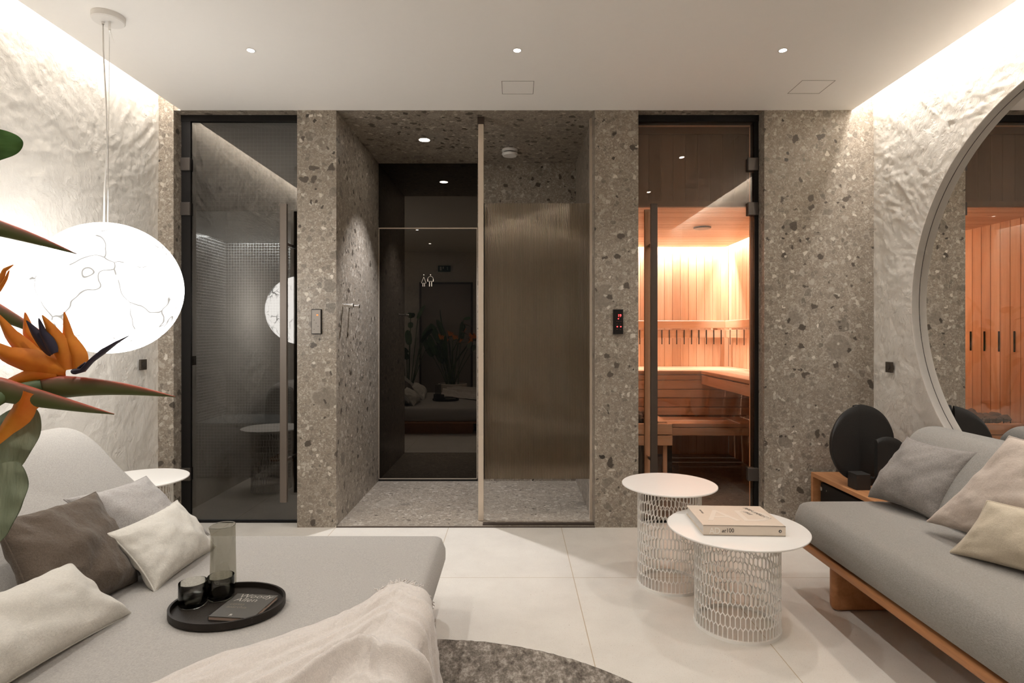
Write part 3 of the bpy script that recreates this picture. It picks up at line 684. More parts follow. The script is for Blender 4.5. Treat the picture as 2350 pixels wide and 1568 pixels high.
# ------------------------------------------------------------------ wall mirror on the right wall
MX = 2.10; MC = Vector((MX, 2.15, 1.31)); MR = .905
mr = thing('wall_mirror', (XR, MC.y, MC.z-MR), 'very large round mirror in a thin pale frame above the sofa', 'mirror')
def ring(xa, xb, r0, r1, n=128):
    b = B()
    def fn(u, v):
        a = 2*math.pi*u; pr = [(xa, r0), (xb, r0), (xb, r1), (xa, r1), (xa, r0)][round(v*4)]
        return Vector((pr[0], MC.y+pr[1]*math.cos(a), MC.z+pr[1]*math.sin(a)))
    return b.grid(fn, n, 4)
obj('frame', ring(2.062, XR-.012, MR-.004, MR), m_plain('mirror_frame', (.86, .80, .73), .5), mr, smooth=35)
obj('back_board', B().tube([(MX+.006, MC.y, MC.z), (XR-.012, MC.y, MC.z)], MR-.004, 128), M['white'], mr, smooth=30)
k = N('mirror_silver'); k.fin((.93, .92, .90), .0, None, 1.0)
obj('glass', B().tube([(MX, MC.y, MC.z), (MX+.006, MC.y, MC.z)], MR-.005, 128), k.m, mr)
obj('rim_groove', ring(MX-.0012, MX, MR-.0058, MR-.004), M['hingem'], mr)

# ------------------------------------------------------------------ pedestal tables
def ptable(cx, cy, rt, rb, h, rows, lab):
    t = thing('pedestal_table', (cx, cy, 0), lab, 'side table', 'round white pedestal tables')
    obj('tabletop', B().lathe((cx, cy, h-.009), [(0, 0), (rt-.006, 0), (rt, .004), (rt, .0075), (rt-.0015, .009), (0, .009)], 96), M['white'], t, smooth=40)
    b = B(); n = 112 if rb > .15 else 100; z0 = .012; z1 = h-.022; ph = (z1-z0)/rows; zz = ph*.13
    pt = lambda j, z: Vector((cx+rb*math.cos(2*math.pi*j/n), cy+rb*math.sin(2*math.pi*j/n), z))
    for kx in range(rows+1):
        zc = z0+kx*ph
        if 0 < kx < rows:
            for j in range(n):
                up = 1 if (j+kx) % 2 == 0 else -1
                b.bar(pt(j, zc+up*zz), pt(j+1, zc-up*zz), .0034, .0034, up=Vector((0, 0, 1)))
        if kx < rows:
            for j in range(n):
                if (j+kx) % 2 == 0:
                    b.bar(pt(j, zc+(zz if kx else 0)), pt(j, zc+ph-(zz if kx < rows-1 else 0)), .0034, .0034, up=Vector((math.cos(2*math.pi*j/n), math.sin(2*math.pi*j/n), 0)))
    obj('lattice_base', b, M['white'], t, weld=False, recalc=False)
    obj('foot_ring', B().lathe((cx, cy, 0), [(rb-.004, 0), (rb+.004, 0), (rb+.004, .012), (rb-.004, .012), (rb-.004, 0)], 96), M['white'], t, smooth=35)
    obj('top_ring', B().lathe((cx, cy, h-.024), [(rb-.004, 0), (rb+.003, 0), (rb+.003, .015), (rb-.004, .015), (rb-.004, 0)], 96), M['white'], t, smooth=35)
    return t
ptable(.888, 2.347, .268, .161, .390, 8, 'lower wider white lattice table carrying the thick art book')
ptable(.721, 2.737, .216, .143, .462, 9, 'taller narrow white lattice table standing behind the book table')
ptable(-1.81, 2.836, .216, .143, .462, 9, 'white lattice table at the left wall behind the daybed backrest')

# art book on the front table
Q = lambda px, py, z: P(px, py, (H-z)*F/(py-768))
bk = Q(1614, 1228, .392); bkr = Q(1803, 1231, .392); bl = Q(1577, 1197, .392)
ux = (bkr-bk); ux.z = 0; wdt = ux.length; ux.normalize(); uy = Vector((-ux.y, ux.x, 0)); dpt = .262
thk = .038
bo = thing('art_book', bk+ux*wdt/2+uy*dpt/2-Vector((0, 0, bk.z-.3905)), 'thick cream coffee table book lying on the lower white table', 'book')
def tbox(b, o, ux, uy, x0, x1, y0, y1, z0, z1):
    o = Vector((o.x, o.y, 0)); vs = [o+ux*x+uy*y+Vector((0, 0, z)) for z in (z0, z1) for y in (y0, y1) for x in (x0, x1)]
    return b.add(vs, [(0, 2, 3, 1), (4, 5, 7, 6), (0, 1, 5, 4), (2, 6, 7, 3), (0, 4, 6, 2), (1, 3, 7, 5)])
zb = .391; M['cream_paper'] = m_plain('cream_cover', (.66, .56, .46), .55)
cvb = B(); tbox(cvb, bk, ux, uy, 0, wdt, 0, dpt, zb, zb+.003); tbox(cvb, bk, ux, uy, 0, wdt, 0, dpt, zb+thk-.003, zb+thk); tbox(cvb, bk, ux, uy, 0, wdt, 0, .003, zb, zb+thk)
bco = obj('cover', cvb, M['cream_paper'], bo)
obj('pages', tbox(B(), bk, ux, uy, .004, wdt-.004, .003, dpt-.004, zb+.003, zb+thk-.003), m_plain('page_edge', (.62, .58, .54), .8), bo)
sp = lambda x, z: frame3(Vector((bk.x, bk.y, 0))+ux*x-uy*.0006+Vector((0, 0, zb+z)), ux, (0, 0, 1))
M['ink'] = m_plain('dark_ink', (.06, .05, .045), .6); M['paleink'] = m_plain('pale_ink', (.80, .75, .68), .5)
o = text('spine_lettering', 'AD', .034, M['paleink'], sp(.022, .006), bco, spacing=.9, sx=.9)
o = text('spine_lettering', 'at', .020, M['ink'], sp(.068, .012), bco, shear=.35)
o = text('spine_lettering', '100', .023, M['ink'], sp(.086, .012), bco, sx=.85)
b = B(); q = Vector((bk.x, bk.y, 0))+ux*(wdt-.020)+Vector((0, 0, zb+.019)); b.tube([q-uy*.0008, q+uy*.001], .0058, 20); obj('publisher_mark', b, M['ink'], bco)
text('publisher_mark', 'A', .009, M['paleink'], frame3(q-uy*.0014+Vector((0, 0, -.003))-ux*.0028, ux, (0, 0, 1)), bco)
topf = lambda x, y, r=0: frame3(Vector((bk.x, bk.y, 0))+ux*x+uy*y+Vector((0, 0, zb+thk+.0003)), ux*math.cos(r)+uy*math.sin(r), uy*math.cos(r)-ux*math.sin(r))
text('cover_lettering', 'AD', .20, m_plain('ghost_ink', (.71, .63, .54), .5), topf(.035, .06), bco, sx=.95, extrude=.0002)
text('cover_lettering', '100 YEARS', .011, M['ink'], topf(.036, .20, -1.57), bco, extrude=.0002)
text('cover_lettering', 'PERSONALITY', .024, M['ink'], topf(.225, .235, -1.25), bco, shear=.3, extrude=.0002)
text('cover_lettering', 'STYLE', .020, M['ink'], topf(.205, .19, -1.25), bco, shear=.3, extrude=.0002)
b = B(); e0 = bkr+uy*.10+Vector((0, 0, 0)); e0.z = zb+.0012
b.add([e0, e0+uy*.004, e0+ux*.045+uy*.034, e0+ux*.045+uy*.030], [(0, 1, 2, 3)]); b.add([v+Vector((0, 0, .0008)) for v in b.v], [(0, 1, 2, 3)])
o = obj('ribbon_marker', b, m_plain('pink_ribbon', (.62, .33, .25), .7), bo); o['label'] = 'thin dusty pink bookmark ribbon'

# ------------------------------------------------------------------ sofa at the right wall
so = thing('sofa', (1.66, 1.6, 0), 'low grey fabric sofa on a warm wooden platform along the right wall', 'sofa')
sX0, sX1, sY0, sY1 = 1.275, 1.98, .35, 2.69
mt = weldobj('seat_cushion', rbox((sX0, sY0, .232), (sX1-.12, sY1, .405), .055, bulge=.012), M['sofafab'], so)
def profile_loft(prof, y0, y1, r=.05, n=10, jig=None):
    b = B(); m = len(prof); cx = sum(p[0] for p in prof)/m; cz = sum(p[1] for p in prof)/m; rings = []
    ys = [(y0+r*(1-math.cos(math.pi/2*i/n)) if False else y0+r*i/n, 1) for i in range(n)]
    L = y1-y0; seq = []
    for i in range(n+1): a = math.pi/2*i/n; seq.append((y0+r*(1-math.cos(a)), math.sin(a)))
    for i in range(1, 12): seq.append((y0+r+(L-2*r)*i/12, 1))
    for i in range(n, -1, -1): a = math.pi/2*i/n; seq.append((y1-r*(1-math.cos(a)), math.sin(a)))
    vs = []
    for y, s in seq:
        ins = r*(1-s)
        for (x, z) in prof:
            d = Vector((x-cx, z-cz)); l = d.length; f = max(0, (l-ins*1.0))/l
            vs.append(Vector((cx+d.x*f, y, cz+d.y*f)))
    fs = []
    for i in range(len(seq)-1):
        for k2 in range(m): fs.append((i*m+k2, i*m+(k2+1) % m, (i+1)*m+(k2+1) % m, (i+1)*m+k2))
    fs += [tuple(range(m)), tuple(reversed(range((len(seq)-1)*m, len(seq)*m)))]
    return b.add(vs, fs)
def smoothprof(pts, it=3):
    for _ in range(it):
        q = []
        for i in range(len(pts)):
            a = pts[i]; c = pts[(i+1) % len(pts)]
            q += [(a[0]*.75+c[0]*.25, a[1]*.75+c[1]*.25), (a[0]*.25+c[0]*.75, a[1]*.25+c[1]*.75)]
        pts = q
    return pts
weldobj('back_cushion', profile_loft(smoothprof([(1.66, .40), (1.70, .52), (1.79, .70), (1.86, .745), (1.95, .74), (2.02, .66), (2.02, .40), (1.90, .34)]), sY0, sY1+.01, .05), M['sofafab'], so)
obj('platform', B().box((1.287, sY0-.03, .200), (2.06, sY1-.03, .230), .008, 3), M['teak_y'], so, smooth=35)
obj('leg', B().box((1.333, 2.45, 0), (1.90, 2.50, .2), .02, 3), M['teak_y'], so, smooth=35)
obj('leg', B().box((1.333, .6, 0), (1.90, .65, .2), .02, 3), M['teak_y'], so, smooth=35)
cushion('square_cushion', (1.60, 2.66, .425), (1.665, 2.33, .42), (1.745, 2.61, .70), (1.80, 2.28, .70), .075, M['p_grey2'], 'mid grey square cushion at the far end of the sofa', 'cushions on the sofa', 1)
cushion('square_cushion', P(2137, 1197, 2.20), (1.665, 1.80, .44), P(2306, 1003, 2.03), (1.82, 1.58, .80), .07, M['p_pink'], 'large blush beige square cushion in the middle of the sofa', 'cushions on the sofa', 2, pinch=.07)
cushion('rectangular_cushion', P(2185, 1270, 1.99), (1.66, 1.62, .435), P(2262, 1147, 1.93), (1.74, 1.55, .62), .05, M['p_sand'], 'small sand coloured rectangular cushion in front of the blush one', 'cushions on the sofa', 3, pinch=.06)

# low console and black sculpture behind the sofa end
co = thing('console', (1.95, 3.1, 0), 'low open fronted wooden console between the sofa and stone wall', 'cabinet')
cm = m_wood('console_veneer', [(.32, .135, .052), (.44, .20, .085), (.52, .26, .12)], 1, 1.2)
c0, c1, ca, cb, cz_ = 1.745, 2.12, 2.74, 3.46, .348
obj('top_panel', B().box((c0, ca, cz_-.024), (c1, cb, cz_), .002), cm, co); obj('side_panel', B().box((c0, cb-.024, .02), (c1, cb, cz_-.024), .001), cm, co)
obj('side_panel', B().box((c0, ca, .02), (c1, ca+.024, cz_-.024), .001), cm, co); obj('base_panel', B().box((c0, ca+.024, .02), (c1, cb-.024, .044)).box((c1-.01, ca+.024, .044), (c1, cb-.024, cz_-.024)).box((c0+.04, ca+.05, 0), (c1-.04, cb-.05, .02)), cm, co)
rc = thing('receiver', (1.93, 3.2, .044), 'flat black audio receiver inside the wooden console', 'receiver')
obj('housing', B().box((c0+.03, 2.98, .052), (2.06, 3.41, .30), .004), M['black'], rc); obj('knob', B().tube([(c0+.03, 3.38, .27), (c0+.018, 3.38, .27)], .012, 18).tube([(c0+.03, 3.33, .27), (c0+.022, 3.33, .27)], .004, 12), M['chrome'], rc, smooth=35)
obj('foot', B().box((c0+.05, 3.0, .044), (2.04, 3.03, .052)).box((c0+.05, 3.35, .044), (2.04, 3.38, .052)), M['black'], rc)
# sculpture: two folded dark discs held by a block
sc_ = thing('disc_sculpture', (1.90, 3.15, cz_), 'black round folded disc sculpture on a square block on the console', 'sculpture')
bs = m_plain('black_patina', (.016, .014, .012), .55, bump=.4)
DC = P(1980, 1018, 3.16); DR = .205
tv = Vector((1, .10, 0)).normalized(); nv = Vector((tv.y, -tv.x, 0))
def disc(c, r, x_lo, x_hi, th, tv, nv, sy=1.0, curve=0.0):
    b = B(); nn = 40
    def pt(u, v, side):
        x = x_lo+(x_hi-x_lo)*u; h = math.sqrt(max(r*r-x*x, 1e-8))*sy; z = (v*2-1)*h
        e = min(1, (1-abs(v*2-1))*6)*min(1, max(0.03, h/(.2*r)))
        return c+tv*x+Vector((0, 0, z))+nv*(side*th*(.35+.65*math.sqrt(e))+curve*(x/r)**2*r)
    for side in (1, -1): b.grid(lambda u, v: pt(u, v, side), nn, 24)
    # close the rim
    for v in (0, 1): b.grid(lambda u, q: pt(u, v, 1 if q else -1), nn, 1)
    for u in (0, 1): b.grid(lambda v, q: pt(u, v, 1 if q else -1), 24, 1)
    return b
XS = P(1967, 1018, 3.16).x-DC.x
obj('left_half', disc(DC, DR, -DR+.001, XS, .012, tv, nv, 1, .14), bs, sc_, smooth=50)
obj('right_half', disc(DC-nv*.028, DR, XS-.004, DR-.001, .012, tv, nv, 1, -.05), bs, sc_, smooth=50)
DC2 = P(2035, 1058, 3.06); obj('small_disc', disc(DC2, .125, -.06, .11, .012, tv, nv), bs, sc_, smooth=50)
BC = P(1958, 1105, 3.14); obj('block', B().box((BC.x-.036, 3.05, cz_), (BC.x+.04, 3.13, cz_+.082), .002), bs, sc_)
obj('block', B().box((BC.x+.05, 3.14, cz_), (BC.x+.13, 3.22, cz_+.04), .002), bs, sc_)

# ------------------------------------------------------------------ daybed
db = thing('daybed', (-1.15, 1.6, 0), 'wide low daybed in light grey fabric with a sloping backrest', 'daybed')
dX0, dX1, dY0, dY1, dz = -1.93, -.295, .62, 2.50, .31
weldobj('mattress', rbox((dX0+.1, dY0, .160), (dX1, dY1, dz), .04, bulge=.012), M['linen'], db)
obj('seam', B().tube([(dX1-.030, dY0+.06, dz-.004), (dX1-.026, dY0+.8, dz-.001), (dX1-.030, dY1-.06, dz-.004)], .0012, 6), M['linen'], db, smooth=180)
weldobj('backrest', profile_loft(smoothprof([(-1.22, .27), (-1.43, .40), (-1.63, .59), (-1.77, .735), (-1.87, .780), (-1.98, .745), (-2.03, .62), (-2.03, .30), (-1.6, .22)]), dY0, dY1-.01, .06), M['linen'], db)
obj('platform', B().box((-1.98, dY0+.02, .130), (dX1-.02, dY1-.02, .158), .008, 3), M['teak_y'], db, smooth=35)
obj('leg', B().box((-1.80, 2.26, 0), (-.48, 2.40, .13), .01), M['teak_y'], db, smooth=35)
obj('leg', B().box((-1.80, .70, .014), (-.95, .8, .13), .01), M['teak_y'], db, smooth=35)
cushion('square_cushion', (-1.34, 2.04, .36), (-1.20, 2.38, .34), P(172, 1152, 2.04), P(315, 1089, 2.33), .055, M['p_grey'], 'light grey square cushion leaning on the backrest, nearest the steam room', 'cushions on the daybed', 4)
cushion('square_cushion', (-1.27, 1.56, .35), P(322, 1335, 2.02), P(-5, 1195, 1.70), P(212, 1130, 2.08), .085, M['p_brown'], 'dark brown linen square cushion between the cream cushions', 'cushions on the daybed', 5, wr=.016)
cushion('rectangular_cushion', P(366, 1352, 1.91), P(486, 1262, 2.33), P(236, 1232, 1.93), P(416, 1144, 2.34), .062, M['p_cream'], 'cream linen cushion in front of the light grey cushion, behind the tray', 'cushions on the daybed', 6, wr=.012)
cushion('rectangular_cushion', (-1.19, 1.25, .345), P(305, 1410, 1.775), (-1.36, 1.24, .50), P(158, 1290, 1.74), .070, M['p_cream'], 'cream linen cushion at the lower left corner of the photo', 'cushions on the daybed', 8, wr=.013)

# tray with carafe, two glasses and a book
TC = Vector((-.868, 1.785, dz+.0125)); tr_rx, tr_ry = .166, .142
ts = 1/tr_rx
o = obj('serving_tray', B().lathe(TC, [(0, 0), (tr_rx-.004, 0), (tr_rx, .004), (tr_rx, .024), (tr_rx-.007, .024), (tr_rx-.007, .008), (0, .008)], 96, 1, tr_ry/tr_rx), M['rubber'], smooth=35)
tag(o, 'round black wooden tray with a raised rim on the daybed', 'tray')
zt_ = TC.z+.008
k = N('smoked_drinking_glass'); k.set(k.b.inputs['Base Color'], (.93, .93, .88, 1)); k.b.inputs['Roughness'].default_value = 0; k.b.inputs['Transmission Weight'].default_value = 1; k.b.inputs['IOR'].default_value = 1.45
M['smoke'] = k.m
M['smokethin'] = m_glass_sheet('smoked_carafe_glass', (.66, .65, .60), .03)
GL = P(442, 1402, 1.79)
def tumbler(px, py, Y, r, h, lab):
    c = P(px, py, Y); c.z = zt_
    prof = [(0, 0), (r*.86, 0), (r*.97, .004), (r, .012), (r*.99, h-.002), (r*.975, h), (r*.955, h-.002), (r*.94, .016), (r*.80, .011), (0, .010)]
    o = obj('drinking_glass', B().lathe(c, prof, 56), M['smoke'], smooth=60); return tag(o, lab, 'glass', 'smoked glasses on the tray')
tumbler(443, 1396, 1.795, .0405, .072, 'smoked glass tumbler on the tray, further from the carafe')
tumbler(507, 1384, 1.845, .0395, .070, 'smoked glass tumbler on the tray, directly in front of the carafe')
cc = P(512, 1368, 1.915); cc.z = zt_
o = B()
def car(u, v):
    a = 2*math.pi*u; r = .0395-.003*v; z = .205*v; sp_ = max(0, math.cos(a-math.radians(235)))**18*max(0, (v-.85)/.15)
    return cc+Vector((math.cos(a)*(r+.010*sp_), math.sin(a)*(r+.010*sp_), z+.002*sp_))
o.grid(car, 72, 24)
o.lathe(cc, [(.0395, 0), (.030, .003), (0, .004)], 72)
o = obj('carafe', o, M['smokethin'], smooth=60); tag(o, 'tall smoked glass carafe with a small pouring lip on the tray', 'carafe')
obj('lip', B().tube([car(i/72, 1) for i in range(73)], .0013, 6, cap=False), M['smoke'], o, smooth=180)
b1 = Q(477, 1415, zt_+.012); b2 = Q(598, 1419, zt_+.012); b3 = Q(643, 1363, zt_+.016); b4 = Q(560, 1357, zt_+.016)
e1 = (b2-b1)*.5+(b3-b4)*.5; e1.z = 0; e2 = (b4-b1)*.5+(b3-b2)*.5; e2.z = 0; lw = e1.length; lh = e2.length; e1.normalize(); e2.normalize()
e2 = (e2-e1*e2.dot(e1)*.8).normalized()
pb = thing('paperback', Vector((b1.x, b1.y, zt_))+e1*lw/2+e2*lh/2, 'small charcoal covered book with thin white lettering on the tray', 'book')
lw *= .96; lh *= .97; z0 = zt_+.0005; dkc = m_plain('charcoal_cover', (.075, .068, .058), .5)
pco = obj('cover', tbox(tbox(tbox(B(), b1, e1, e2, 0, lw, 0, lh, z0, z0+.0015), b1, e1, e2, 0, lw, 0, lh, z0+.0105, z0+.012), b1, e1, e2, 0, .0015, 0, lh, z0, z0+.012), dkc, pb)
obj('pages', tbox(B(), b1, e1, e2, .0015, lw-.002, .001, lh-.002, z0+.0015, z0+.0105), m_plain('pink_page_edge', (.52, .38, .30), .8), pb)
tp = lambda x, y: frame3(Vector((b1.x, b1.y, z0+.0123))+e1*x+e2*y, e1, e2)
wi = m_plain('white_ink', (.62, .58, .52), .5)
text('cover_lettering', 'Woody', lw*.26, wi, tp(lw*.12, lh*.83), pco, shear=.15, extrude=.0001, off=-.022); text('cover_lettering', 'Allen', lw*.26, wi, tp(lw*.12, lh*.66), pco, shear=.15, extrude=.0001, off=-.022)
text('cover_lettering', 'czysta\nanarchia', lw*.14, m_plain('faint_ink', (.20, .17, .13), .5), tp(lw*.14, lh*.50), pco, shear=.1, extrude=.0001)
text('cover_lettering', 'R', lw*.12, wi, tp(lw*.42, lh*.06), pco, extrude=.0001)

# ------------------------------------------------------------------ throw draped over the daybed corner
PB = [(-1.02, 1.28), (-.85, 1.40), (-.76, 1.525), (-.63, 1.625), (-.52, 1.735), (-.47, 1.81), (-.415, 1.935), (-.375, 1.965), (-.325, 1.93)]
def throw_pt(s, t, lift=0.0):
    # s 0..0.72 on the mattress, 0.72..1 down the side; t away from the top edge towards the camera
    if s < .72:
        q = s/.72*(len(PB)-1); i = min(int(q), len(PB)-2); f = q-i
        x = PB[i][0]*(1-f)+PB[i+1][0]*f; y = PB[i][1]*(1-f)+PB[i+1][1]*f; z = dz+.016
        drop = 0
    else:
        drop = (s-.72)/.28; x = -.325; y = 1.93-.10*drop; z = dz+.016
    dd = t*(1.05)
    dirx = .10*(1-s); y2 = y-dd*.98; x2 = x+dd*dirx
    wv = noise.noise(Vector((s*3.0, t*2.2, 1.7)))*.10+noise.noise(Vector((s*7, t*5, 4.1)))*.03
    # folds follow the top edge
    fo = 0
    for kf, am, ph in ((3.4, .046, .3), (6.3, .026, 1.9), (12.5, .012, .7)):
        fo += am*(1-abs(math.sin(math.pi*(kf*(t*1.05+wv+.10*s)+ph))))**1.3*(.5+.7*abs(noise.noise(Vector((s*2.4+kf, t*3, kf)))*2))
    fo *= min(1, t*4+.10); fo += .004*noise.noise(Vector((s*30, t*40, 2)))
    if drop > 0:
        R = .045; L = drop*.33
        if L < R*math.pi/2: a = L/R; px = R*math.sin(a); pz = -R*(1-math.cos(a)); nx, nz = math.sin(a), math.cos(a)
        else: px = R+(L-R*math.pi/2)*(.16+.22*t); pz = -R-(L-R*math.pi/2)*.98; nx, nz = 1, .1
        return Vector((x2+px+nx*(fo+.006), y2, z+pz+nz*fo))
    lift2 = .0
    return Vector((x2, y2, z+fo+lift2))
o = obj('throw_blanket', B().grid(lambda u, v: throw_pt(u, v), 260, 220), M['throw'], smooth=180)
sm = o.modifiers.new('thickness', 'SOLIDIFY'); sm.thickness = .004; sm.offset = 1
tag(o, 'blush wool throw blanket crumpled over the corner of the daybed', 'blanket')
b = B()
for i in range(46):
    s = .50+i*.0075; p = throw_pt(min(s, .97), 0)+Vector((0, 0, .003)); a = random.uniform(-.6, .6)+ (1.9-(s-.5)*3.2)
    L = random.uniform(.016, .032); d = Vector((math.cos(a), math.sin(a), 0)) if s < .74 else Vector((.25, .7, -.5))
    pts = [p]
    for j in range(1, 5): pts.append(p+d*L*j/4+Vector((random.uniform(-.004, .004), random.uniform(-.004, .004), random.uniform(-.002, .004) if s < .74 else -.002*j)))
    b.tube(pts, [.0021, .0021, .0019, .0017, .001], 6)
fo_ = obj('fringe', b, M['throw'], o, smooth=180); fo_['kind'] = 'stuff'

# ------------------------------------------------------------------ rug
k = N('shaggy_rug'); p = k.pos((1, 1, 1), True)
f1 = k.noise(k.pos((1, .6, 1), True), 38, 6, .75); f2 = k.noise(p, 9, 3, .6)
c = k.ramp(k.math('ADD', k.math('MULTIPLY', f1, .85), k.math('MULTIPLY', f2, .15)), [(.36, (.09, .072, .058)), (.5, (.24, .205, .17)), (.64, (.52, .46, .395))])
k.fin(c, .95, k.bump(f1, .9, .012), 0, .1)
b = B(); RC = Vector((-.30, 1.20, .001)); RRr = 1.005
def rugp(u, v):
    a = 2*math.pi*u; r = RRr*min(1, v*1.03)+(.004*noise.noise(Vector((math.cos(a)*40, math.sin(a)*40, 0))) if v > .9 else 0)
    z = .012+.0025*noise.noise(Vector((r*math.cos(a)*60, r*math.sin(a)*60, 0))) if v < .985 else .0
    return RC+Vector((r*math.cos(a), r*math.sin(a), z))
b.grid(rugp, 360, 90)
o = obj('round_rug', b, k.m, smooth=180); tag(o, 'round mottled grey brown rug on the floor beside the daybed', 'rug')

# ------------------------------------------------------------------ bird of paradise plant (foreground) and its neighbour
pot_m = m_plain('pot_ceramic', (.62, .56, .49), .6)
k = N('strelitzia_leaf'); p = k.pos((1, 1, 1), True)
c = k.ramp(k.noise(k.pos((3, 3, 1), True), 14, 5, .6), [(.3, (.035, .085, .028)), (.7, (.12, .20, .085))]); k.fin(c, .42, k.bump(k.noise(k.pos((8, 8, 1), True), 20, 3), .2, .003)); M['leaf'] = k.m
k = N('pale_leaf_underside'); c = k.ramp(k.noise(k.pos((3, 3, 1), True), 12, 5, .6), [(.3, (.24, .29, .19)), (.7, (.36, .40, .29))]); k.fin(c, .6, k.bump(k.noise(k.pos((14, 14, 1), True), 14, 3), .3, .004)); M['leafpale'] = k.m
k = N('leaf_green'); c = k.ramp(k.noise(k.pos((1, 1, 5), True), 12, 5, .6), [(.3, (.05, .13, .03)), (.7, (.12, .26, .07))]); k.fin(c, .35); M['leafgreen'] = k.m
k = N('petal_orange'); c = k.ramp(k.noise(k.pos((1, 1, 1), True), 22, 4, .6), [(.3, (.82, .19, .015)), (.7, (1.0, .38, .04))]); k.fin(c, .5); k.b.inputs['Subsurface Weight'].default_value = .0; M['petal'] = k.m
M['tongue'] = m_plain('petal_indigo', (.028, .022, .045), .5, noise_amt=.4)
M['stem'] = m_plain('stem_green', (.10, .15, .06), .5, noise_amt=.3)
k = N('bract_green_red'); e_ = k.n('ShaderNodeAttribute', _attribute_name='edge').outputs['Fac']
c = k.ramp(k.math('ADD', k.math('MULTIPLY', k.noise(k.pos((1, 1, 3), True), 20, 5, .6), .38), k.math('MULTIPLY', e_, .68)), [(.22, (.13, .15, .055)), (.46, (.15, .125, .06)), (.66, (.21, .095, .055)), (.80, (.56, .13, .08)), (1, (.72, .20, .14))])
k.fin(c, .4); M['bract'] = k.m

def leafblade(b, base, tip, wid, up, curl=.15, n=26, fold=.25, wpow=.75):
    base = Vector(base); tip = Vector(tip); d = tip-base; L = d.length; d.normalize(); s = d.cross(Vector(up)).normalized(); nn = s.cross(d)
    def w(t): return wid*max(0.0, 1-abs(2*t**.9-1)**3.2)**.62
    th = .0012
    for sd in (1, -1):
        def fn(u, v):
            t = 1-(1-u)**1.7; q = (v*2-1); return base+d*L*t+s*q*w(t)+nn*(abs(q)*w(t)*fold-curl*L*(t*t)+.0012*math.sin(t*22)*abs(q)+sd*th)
        b.grid(fn, n, 8, flip=sd < 0)
    return b
def spike(b, pts, rads, n=14, flat=.6): return b.tube(pts, rads, n, True, flat)
bp = thing('bird_of_paradise_plant', (-.93, .34, 0), 'potted bird of paradise plant with orange flowers in the near corner', 'plant')
obj('pot', B().lathe((-.93, .34, .013), [(0, 0), (.17, 0), (.20, .02), (.215, .40), (.205, .405), (.195, .39), (.19, .36), (0, .36)], 64), pot_m, bp, smooth=35)
obj('soil', B().lathe((-.93, .34, .355), [(0, .02), (.1, .018), (.19, .01)], 32), m_plain('soil', (.03, .02, .014), .95, bump=.5), bp, smooth=180)
D = .75
def PF(px, py, y=D): return P(px, py, y)
def stem(a, c, r=.006, bow=(0, 0, 0)):
    a = Vector(a); c = Vector(c); m = (a+c)/2+Vector(bow); pts = []
    for i in range(13): t = i/12; pts.append(a*(1-t)**2+m*2*t*(1-t)+c*t*t)
    return B().tube(pts, [r*(1.25-.35*i/12) for i in range(13)], 8)
def bract(p0, p1, r, name='bract', y0=D, y1=D, up=0.0, tipthin=.04):
    a = PF(*p0, y0); c = PF(*p1, y1); pts = []; rr = []
    for i in range(25):
        t = i/24; q = a.lerp(c, t); q.z += up*math.sin(math.pi*t); pts.append(q); rr.append(r*max(tipthin, (1-t)**.8*(min(1, .55+t*2.5))))
    o = obj(name, B().tube(pts, [q*.6 for q in rr], 20, True, 1.7), M['bract'], bp, smooth=60, weld=False, recalc=False)
    at = o.data.attributes.new('edge', 'FLOAT', 'POINT')
    for i in range(25):
        for j in range(20):
            zz = o.data.vertices[i*20+j].co.z+ORG[bp.name].z-pts[i].z
            at.data[i*20+j].value = max(0, min(1, zz/max(rr[i]*1.0, 1e-5)*.75+.15+.45*max(0, i/24-.55)))
    return o
# flower 1 (the full one)
f1 = thing  # noqa
o = bract((88, 890), (402, 911), .0165, 'bract', up=.006); 
bract((-60, 880), (262, 951), .0175, 'bract', .72, .74, -.001)
bract((-70, 505), (176, 583), .0135, 'bract', .78, .80, .002)
bract((-60, 690), (118, 778), .0150, 'bract', .83, .83, .001)
def petal(pts, wid, mat='petal', y=D, dy=0.0, nm='petal'):
    """pts: spine in photo pixels; wid in metres; a cupped pointed petal"""
    sp_ = [PF(px, py, y+dy*i/(len(pts)-1)) for i, (px, py) in enumerate(pts)]
    def at(t):
        q = t*(len(sp_)-1); i = min(int(q), len(sp_)-2); f = q-i; return sp_[i].lerp(sp_[i+1], f)
    b = B()
    for sd in (1, -1):
        def fn(u, v):
            c = at(u); d = (at(min(1, u+.03))-at(max(0, u-.03))).normalized(); s = d.cross(Vector((0, 1, 0))).normalized()
            w_ = wid*max(0, math.sin(math.pi*min(1, (u*.93+.07)**.62)))**.85; q = v*2-1
            return c+s*q*w_+Vector((0, abs(q)**1.6*w_*.55+sd*.0007-.0*u, 0))
        b.grid(fn, 22, 8, flip=sd < 0)
    return obj(nm, b, M[mat], bp, smooth=180)
petal([(178, 856), (172, 815), (152, 775), (147, 714)], .0115); petal([(150, 850), (135, 800), (118, 765), (96, 722)], .0125, dy=-.012)
petal([(140, 855), (95, 800), (60, 765), (57, 716)], .012, dy=.01); petal([(120, 850), (60, 815), (20, 770), (-10, 715)], .013, dy=-.01)
petal([(150, 852), (80, 835), (10, 815), (-45, 775)], .0165, dy=-.02); petal([(130, 862), (70, 862), (20, 880), (-40, 905)], .010, dy=-.012)
petal([(120, 866), (75, 905), (40, 945), (-20, 1000)], .0145, dy=.012); petal([(60, 900), (40, 950), (10, 985), (-30, 1040)], .014, y=.72)
petal([(-25, 700), (-5, 650), (8, 620), (32, 607)], .004, y=.8); petal([(-30, 690), (-5, 665), (12, 640), (22, 618)], .003, y=.8)
